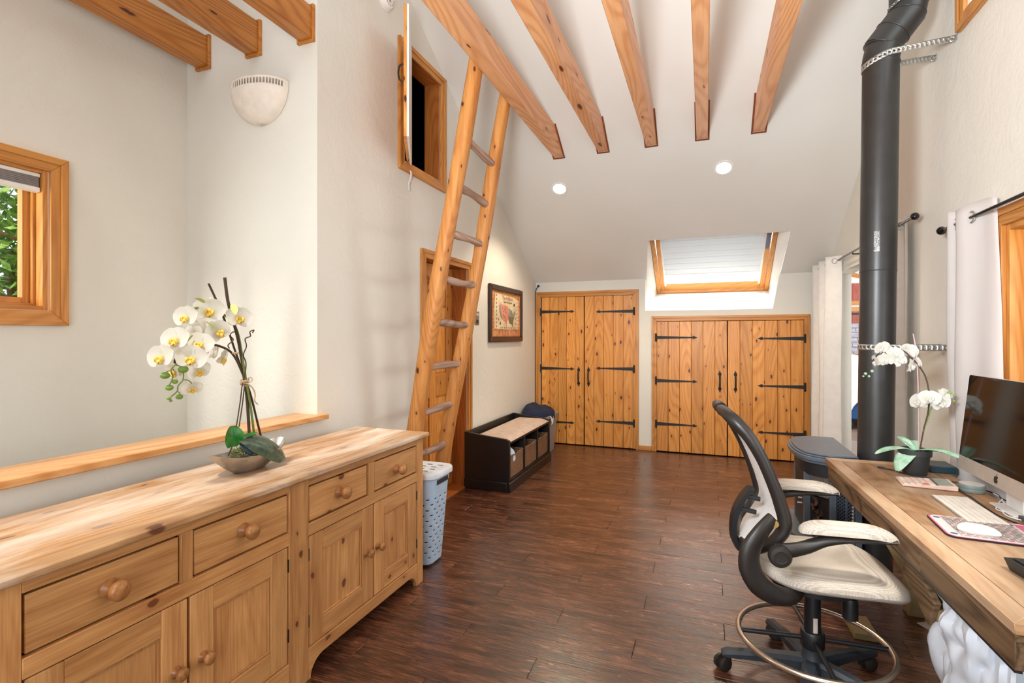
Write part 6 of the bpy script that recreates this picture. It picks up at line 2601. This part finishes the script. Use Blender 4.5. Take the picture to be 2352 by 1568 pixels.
def seat_top(u, v):
    x, y = seat_out(u)
    k = math.cos(v * math.pi / 2) ** 0.55 if v < 1 else 0.0
    x, y = 0.030 + (x - 0.030) * k, y * k
    z = 0.478 + 0.052 * math.sin(v * math.pi / 2) ** 0.62
    z -= 0.028 * max(0, (x - 0.13) / 0.17) ** 2 + 0.008 * (1 - (abs(y) / 0.25)) * 0 - 0.012 * (abs(y) / 0.25) ** 2
    z += 0.03 * max(0, (-x - 0.08) / 0.16) ** 2
    return Vector((x, y, z))


b.grid(seat_top, 64, 16, closeu=True)
rows_b = []


def seat_bot(u, v):
    p = seat_top(u, 0)
    k = math.cos(v * math.pi / 2) ** 0.7 if v < 1 else 0.0
    return Vector((0.030 + (p.x - 0.030) * k, p.y * k, p.z - 0.045 * math.sin(v * math.pi / 2)))


b.grid(seat_bot, 64, 8, closeu=True)
co('seat', b, 'seat_mesh', smooth=80)
b = B()
b.ring_loft([[Vector((0.0 + 0.17 * math.cos(q * .3927), 0.17 * math.sin(q * .3927), z)) for q in range(16)] for z in (0.425, 0.445)])
co('seat_pan', b, 'chair_black')
# back frame: closed loop
side = [(-0.262, 0.10, 0.575), (-0.235, 0.175, 0.600), (-0.185, 0.218, 0.655), (-0.156, 0.226, 0.715), (-0.170, 0.226, 0.79), (-0.197, 0.226, 0.87), (-0.232, 0.224, 0.955), (-0.276, 0.217, 1.035), (-0.318, 0.195, 1.085), (-0.338, 0.14, 1.105)]
loop = [(x, -y, z) for x, y, z in side] + [(-0.345, 0, 1.11)] + [(x, y, z) for x, y, z in side[::-1]] + [(-0.268, 0, 0.565)]
rl = [0.022, 0.024, 0.029, 0.033, 0.032, 0.030, 0.029, 0.031, 0.035, 0.032]
rl = rl + [0.029] + rl[::-1] + [0.021]
sp = smooth_path(loop, 5, True)
rs = []
for i in range(len(rl)):
    for q in range(5):
        rs.append(rl[i] + (rl[(i + 1) % len(rl)] - rl[i]) * q / 5)
b = B()
b.tube(sp, rs, 12, True, flat=0.75, ref=(0, 1, 0))
co('back_frame', b, 'chair_plastic', smooth=60)
b = B()
n_ = len(side) * 5


def back_mesh(u, v):
    L = smooth_path(side, 5)
    f = u * (len(L) - 1)
    i = min(int(f), len(L) - 2)
    p = L[i].lerp(L[i + 1], f - i)
    w = 2 * v - 1
    bulge = 0.018 * (1 - w * w)
    return Vector((p.x - bulge, p.y * w * 0.97, p.z))


b.grid(back_mesh, 45, 16)
co('back_mesh', b, 'back_mesh', smooth=80, solid=0.004, offset=0)
# lumbar support
lum = smooth_path([(-0.232, 0, 0.785), (-0.262, 0, 0.745), (-0.288, 0, 0.69), (-0.300, 0, 0.63), (-0.298, 0, 0.575), (-0.278, 0, 0.53)], 4)
b = B()
b.ring_loft([[p + Vector((0.010, -0.036, 0)), p + Vector((0.013, -0.02, 0)), p + Vector((0.013, 0.02, 0)), p + Vector((0.010, 0.036, 0)), p + Vector((-0.010, 0.036, 0)), p + Vector((-0.015, 0, 0)), p + Vector((-0.010, -0.036, 0))] for p in lum])
co('lumbar_support', b, 'chair_black', smooth=50)
for z, x in ((0.755, -0.24), (0.70, -0.255)):
    b = B()
    b.tube([(x - 0.02, -0.02, z), (x + 0.04, -0.02, z - 0.01)], 0.010, 8)
    co('lumbar_clip', b, 'chair_black')
# seat to back brackets, arms
for s in (-1, 1):
    ds = 0.085 if s > 0 else 0.0      # the far bracket sits further forward, out of sight behind the back
    path = smooth_path([(-0.200 + ds, s * 0.235, 0.742 - ds), (-0.245 + ds, s * 0.262, 0.695 - ds * .6), (-0.282 + ds, s * 0.272, 0.63), (-0.285 + ds, s * 0.272, 0.565), (-0.255 + ds, s * 0.268, 0.505), (-0.20 + ds * .7, s * 0.255, 0.468), (-0.13, s * 0.215, 0.448), (-0.07, s * 0.12, 0.436), (-0.03, s * 0.03, 0.428)], 4)
    rr_ = interp([0.026, 0.033, 0.040, 0.043, 0.041, 0.036, 0.030, 0.024, 0.022], 4)
    b = B()
    b.tube(path, rr_, 12, flat=0.62, ref=(0, 0, 1) if False else None)
    co('side_bracket', b, 'chair_plastic', smooth=60)
    if s < 0:
        b = B()
        b.tube([(-0.175, s * 0.215, 0.715), (-0.195, s * 0.25, 0.725)], 0.014, 12)
        co('bracket_bolt', b, 'brass')
    arm = smooth_path([(-0.205, s * 0.285, 0.640), (-0.15, s * 0.288, 0.648), (-0.09, s * 0.284, 0.668), (-0.035, s * 0.280, 0.694), (0.03, s * 0.278, 0.707), (0.11, s * 0.277, 0.712), (0.175, s * 0.277, 0.714)], 4)
    ra = interp([0.028, 0.028, 0.026, 0.021, 0.0155, 0.014, 0.011], 4)
    b = B()
    rings = []
    for p, r in zip(arm, ra):
        k = (p.x + 0.2) / 0.38
        hw = 0.016 + 0.020 * min(1, max(0, (p.x + 0.12) / 0.12))
        rings.append([p + Vector((0, hw * math.cos(q * .5236), r * math.sin(q * .5236))) for q in range(12)])
    b.ring_loft(rings)
    ar = co('armrest', b, 'chair_plastic', smooth=60)
    b = B()

    def padf(u, v, s=s):
        a = u * 2 * math.pi
        ca, sa = math.cos(a), math.sin(a)
        k = math.cos(v * math.pi / 2) ** 0.5 if v < 1 else 0.0
        x = 0.033 + 0.155 * k * math.copysign(abs(ca) ** 0.6, ca)
        y = s * 0.277 + 0.044 * k * math.copysign(abs(sa) ** 0.7, sa) * (1 - 0.10 * ca)
        z = 0.724 + 0.034 * math.sin(v * math.pi / 2) ** 0.7 - 0.02 * max(0, (x - 0.08) / 0.11) ** 2 - 0.008 * max(0, (-x - .04) / .08) ** 2
        return Vector((x, y, z))
    b.grid(padf, 48, 10, closeu=True)
    b.grid(lambda u, v: Vector((0.033 + (padf(u, 0).x - 0.033) * (1 - v * .999), s * 0.277 + (padf(u, 0).y - s * 0.277) * (1 - v * .999), padf(u, 0).z - 0.01 * math.sin(v * 1.57))), 48, 3, closeu=True)
    obj('arm_pad', b, M['seat_mesh'], ar, world=False, smooth=80)
    b = B()
    b.lathe([(0.036, 0.0), (0.039, 0.004), (0.039, 0.022), (0.034, 0.029), (0.022, 0.031), (0.020, 0.0285), (0.008, 0.028)] if s > 0 else [(0.008, -0.028), (0.020, -0.0285), (0.022, -0.031), (0.034, -0.029), (0.039, -0.022), (0.039, -0.004), (0.036, 0.0)], (-0.192, s * 0.297, 0.632), 24, 'y')
    co('pivot_knob', b, 'chair_plastic')
# mechanism and gas lift
b = B()
b.box(-0.08, -0.07, 0.385, 0.10, 0.07, 0.425)
co('mechanism', b, 'chair_black', bevel=0.01)
b = B()
b.lathe([(0.024, 0.06), (0.026, 0.0), ] if False else [(0.021, 0.30), (0.028, 0.305), (0.028, 0.37), (0.024, 0.385)], (0.125, -0.03, 0.0), 18)
co('tension_knob', b, 'chair_black')
b = B()
b.tube([(0.10, -0.03, 0.405), (0.125, -0.03, 0.385)], 0.012, 8)
co('tension_arm', b, 'chair_black')
b = B()
b.lathe([(0.018, 0.07), (0.030, 0.08), (0.0305, 0.31), (0.029, 0.39), (0.024, 0.395)], (0, 0, 0), 24)
co('gas_lift', b, 'chair_black')
b = B()
for z0, z1, a0 in ((0.225, 0.285, -1.75),):
    for i in range(6):
        q0, q1 = a0 + .09 * i, a0 + .09 * (i + 1)
        b.face([(0.0312 * math.cos(q0), 0.0312 * math.sin(q0), z0), (0.0312 * math.cos(q1), 0.0312 * math.sin(q1), z0), (0.0312 * math.cos(q1), 0.0312 * math.sin(q1), z1), (0.0312 * math.cos(q0), 0.0312 * math.sin(q0), z1)])
co('lift_sticker', b, 'paper')
b = B()
b.lathe([(0.040, 0.155), (0.044, 0.16), (0.044, 0.215), (0.040, 0.222), (0.031, 0.223)], (0, 0, 0), 24)
co('ring_collar', b, 'chair_black')
b = B()
b.tube([(0.276 * math.cos(q * math.pi / 32), 0.276 * math.sin(q * math.pi / 32), 0.185) for q in range(64)], 0.0115, 10, True)
co('foot_ring', b, 'bronze_ring', smooth=80)
for k in range(4):
    a = R(3 + 90 * k) + R(-3)
    b = B()
    b.tube([(0.04 * math.cos(a), 0.04 * math.sin(a), 0.19), (0.27 * math.cos(a), 0.27 * math.sin(a), 0.185)], 0.0095, 10)
    co('ring_spoke', b, 'chair_black')
b = B()
b.lathe([(0.02, 0.062), (0.055, 0.068), (0.052, 0.10), (0.038, 0.12), (0.036, 0.155), (0.03, 0.156)], (0, 0, 0), 24)
co('hub', b, 'chair_base')
for k in range(5):
    a = R(177 + 72 * k)
    Rm = Matrix.Rotation(a, 4, 'Z')
    rings = []
    for d, hw, zt_, zl in ((0.03, 0.034, 0.115, 0.066), (0.10, 0.030, 0.112, 0.070), (0.20, 0.025, 0.103, 0.070), (0.29, 0.022, 0.090, 0.062), (0.325, 0.024, 0.086, 0.060), (0.345, 0.018, 0.078, 0.062)):
        rings.append([Rm @ Vector((d, y, z)) for y, z in ((-hw, zl), (hw, zl), (hw, zt_ - 0.012), (hw * 0.55, zt_), (-hw * 0.55, zt_), (-hw, zt_ - 0.012))])
    b = B()
    b.ring_loft(rings)
    lg = co('leg', b, 'chair_base', smooth=35)
    b = B()
    sw = R(35 + 50 * k)
    cpt = Rm @ Vector((0.325, 0, 0))
    cs_, sn_ = math.cos(a + sw), math.sin(a + sw)

    def wheel(off, w):
        c = cpt + Vector((cs_ * 0.018, sn_ * 0.018, 0.0305))
        ax_ = Vector((-sn_, cs_, 0))
        rad = Vector((cs_, sn_, 0))
        rings = []
        for h, r in ((-w, 0.023), (-w * .6, 0.030), (w * .6, 0.030), (w, 0.023)):
            rings.append([c + ax_ * (off + h) + rad * (r * math.cos(q * .3927)) + Vector((0, 0, r * math.sin(q * .3927))) for q in range(16)])
        return rings
    b.ring_loft(wheel(-0.0145, 0.0125))
    b.ring_loft(wheel(0.0145, 0.0125))
    b.tube([cpt + Vector((0, 0, 0.045)), cpt + Vector((0, 0, 0.064))], 0.009, 8)
    hood = [cpt + Vector((cs_ * 0.018, sn_ * 0.018, 0.03)) + Vector((cs_, sn_, 0)) * (0.028 * math.cos(q * .45)) + Vector((0, 0, 0.028 * math.sin(q * .45))) for q in range(8)]
    b.tube(hood, 0.0075, 6, flat=2.4, ref=(-sn_, cs_, 0))
    cst = obj('caster', b, M['chair_plastic'], lg, world=False, smooth=50)

# ================================================================== BEDROOM BEYOND
t = thing('bed', 'bed with white bedding and a blue valance in the room beyond', 'bed', (3.3, 9.8, 0))
b = B()
b.box(2.0, 9.0, 0.16, 4.2, 10.95, 0.42)
obj('valance', b, M['bed_blue'], t, bevel=0.02)
b = B()
b.box(2.03, 9.03, 0.42, 4.17, 10.92, 0.66)
obj('mattress', b, M['bedding'], t, bevel=0.06, seg=4)
b = B()
b.grid(lambda u, v: Vector((1.96 + 2.25 * u, 8.97 + 2.0 * v, 0.70 + 0.02 * math.sin(u * 15 + v * 4) - 0.34 * max(0, 1 - u * 14) - 0.30 * max(0, 1 - v * 14))), 50, 40)
obj('comforter', b, M['bedding'], t, smooth=80, solid=0.02)
b = B()
for x in (2.08, 4.1):
    for y in (9.1, 10.85):
        b.box(x - .03, y - .03, 0, x + .03, y + .03, 0.16)
obj('bed_feet', b, M['stove_dark'], t, kind='stuff')
for i, y in enumerate((10.55,)):
    pass
t = thing('bed_pillow', 'white pillow leaning at the head of the bed in the next room', 'pillow', (2.42, 10.6, 0.72))
b = B()
b.sphere((2.42, 10.62, 0.90), (0.30, 0.11, 0.20), 20, 12)
obj('pillow_cover', b, M['bedding'], t)
t = thing('slat_blind', 'dark slat blind in the far bedroom window', 'blind', (2.8, 11.45, 1.9))
b = B()
b.box(2.30, 11.44, 1.83, 3.3, 11.465, 1.87)
obj('blind_rail', b, M['stove_dark'], t)
b = B()
for k in range(26):
    z = 1.09 + k * 0.028
    b.box(2.31, 11.448, z, 3.29, 11.464, z + 0.004)
obj('slats', b, plain('blind_slat', lin(108, 104, 108), 0.6), t, kind='stuff')
b = B()
b.tube([(2.56, 11.435, 1.83), (2.56, 11.435, 1.40)], 0.006, 6)
obj('wand', b, M['stove_dark'], t)

# ================================================================== OUTSIDE
random.seed(14)
t = thing('garden_tree', 'leafy sunlit tree outside the small stair window', 'tree', (-5.9, 2.9, -1.2))
b = B()
for k in range(13000):
    a, bt, r = random.random() * 6.283, random.uniform(-1, 1), random.random() ** 0.4
    s_ = math.sqrt(1 - bt * bt)
    p = Vector((-5.9 + 0.95 * r * s_ * math.cos(a), 2.7 + 1.9 * r * s_ * math.sin(a), 2.3 + 1.9 * r * bt))
    d = Vector((random.uniform(-1, 1), random.uniform(-1, 1), random.uniform(-1, .4))).normalized()
    e = d.cross(Vector((random.uniform(-1, 1), random.uniform(-1, 1), 1))).normalized()
    L = random.uniform(.06, .12)
    b.face([p, p + d * L * .5 + e * L * .28, p + d * L, p + d * L * .5 - e * L * .28])
obj('foliage', b, M['foliage'], t, kind='stuff', smooth=0)
for pts, r in (([(-5.9, 2.9, -1.2), (-5.88, 2.85, 0.6), (-5.95, 2.7, 2.2)], [.11, .09, .05]), ([(-5.9, 2.85, 0.9), (-5.5, 2.4, 1.9), (-5.2, 2.1, 2.6)], [.05, .03, .015]), ([(-5.9, 2.8, 1.3), (-5.6, 3.2, 2.2), (-5.5, 3.5, 3.0)], [.05, .03, .015]), ([(-5.3, 2.0, 2.35), (-5.35, 2.6, 2.2), (-5.5, 3.2, 2.1)], [.012, .02, .02])):
    b = B()
    b.tube(smooth_path(pts, 4), interp(r, 4), 8)
    obj('branch', b, M['bark'], t)
b = B()
b.box(-12, -6, -1.3, -3.45, 12, -1.2)
b.box(1.0, 11.7, -0.2, 9, 22, -0.1)
o = obj('ground', b, plain('lawn_green', lin(92, 104, 62), 0.9, var=0.2), smooth=0)
o['kind'] = 'structure'
t = thing('garden_shed', 'red boarded shed with grey shingle roof outside the bedroom window', 'shed', (3.2, 15.2, 0))
for k in range(14):
    b = B()
    b.box(1.6 + k * .24, 15.2, -0.1, 1.835 + k * .24, 15.24, 4.2)
    obj('wall_board', b, M['red_fence'], t)
for r_ in range(10):
    b = B()
    for k in range(12):
        x = 1.6 + k * .28 + (.14 if r_ % 2 else 0)
        b.hexa([(x, 14.2 + r_ * .1, .55 + r_ * .12), (x + .27, 14.2 + r_ * .1, .55 + r_ * .12), (x + .27, 14.34 + r_ * .1, .69 + r_ * .12), (x, 14.34 + r_ * .1, .69 + r_ * .12),
                (x, 14.2 + r_ * .1, .57 + r_ * .12), (x + .27, 14.2 + r_ * .1, .57 + r_ * .12), (x + .27, 14.34 + r_ * .1, .70 + r_ * .12), (x, 14.34 + r_ * .1, .70 + r_ * .12)])
    obj('shingle_course', b, M['shingle'], t, kind='stuff')
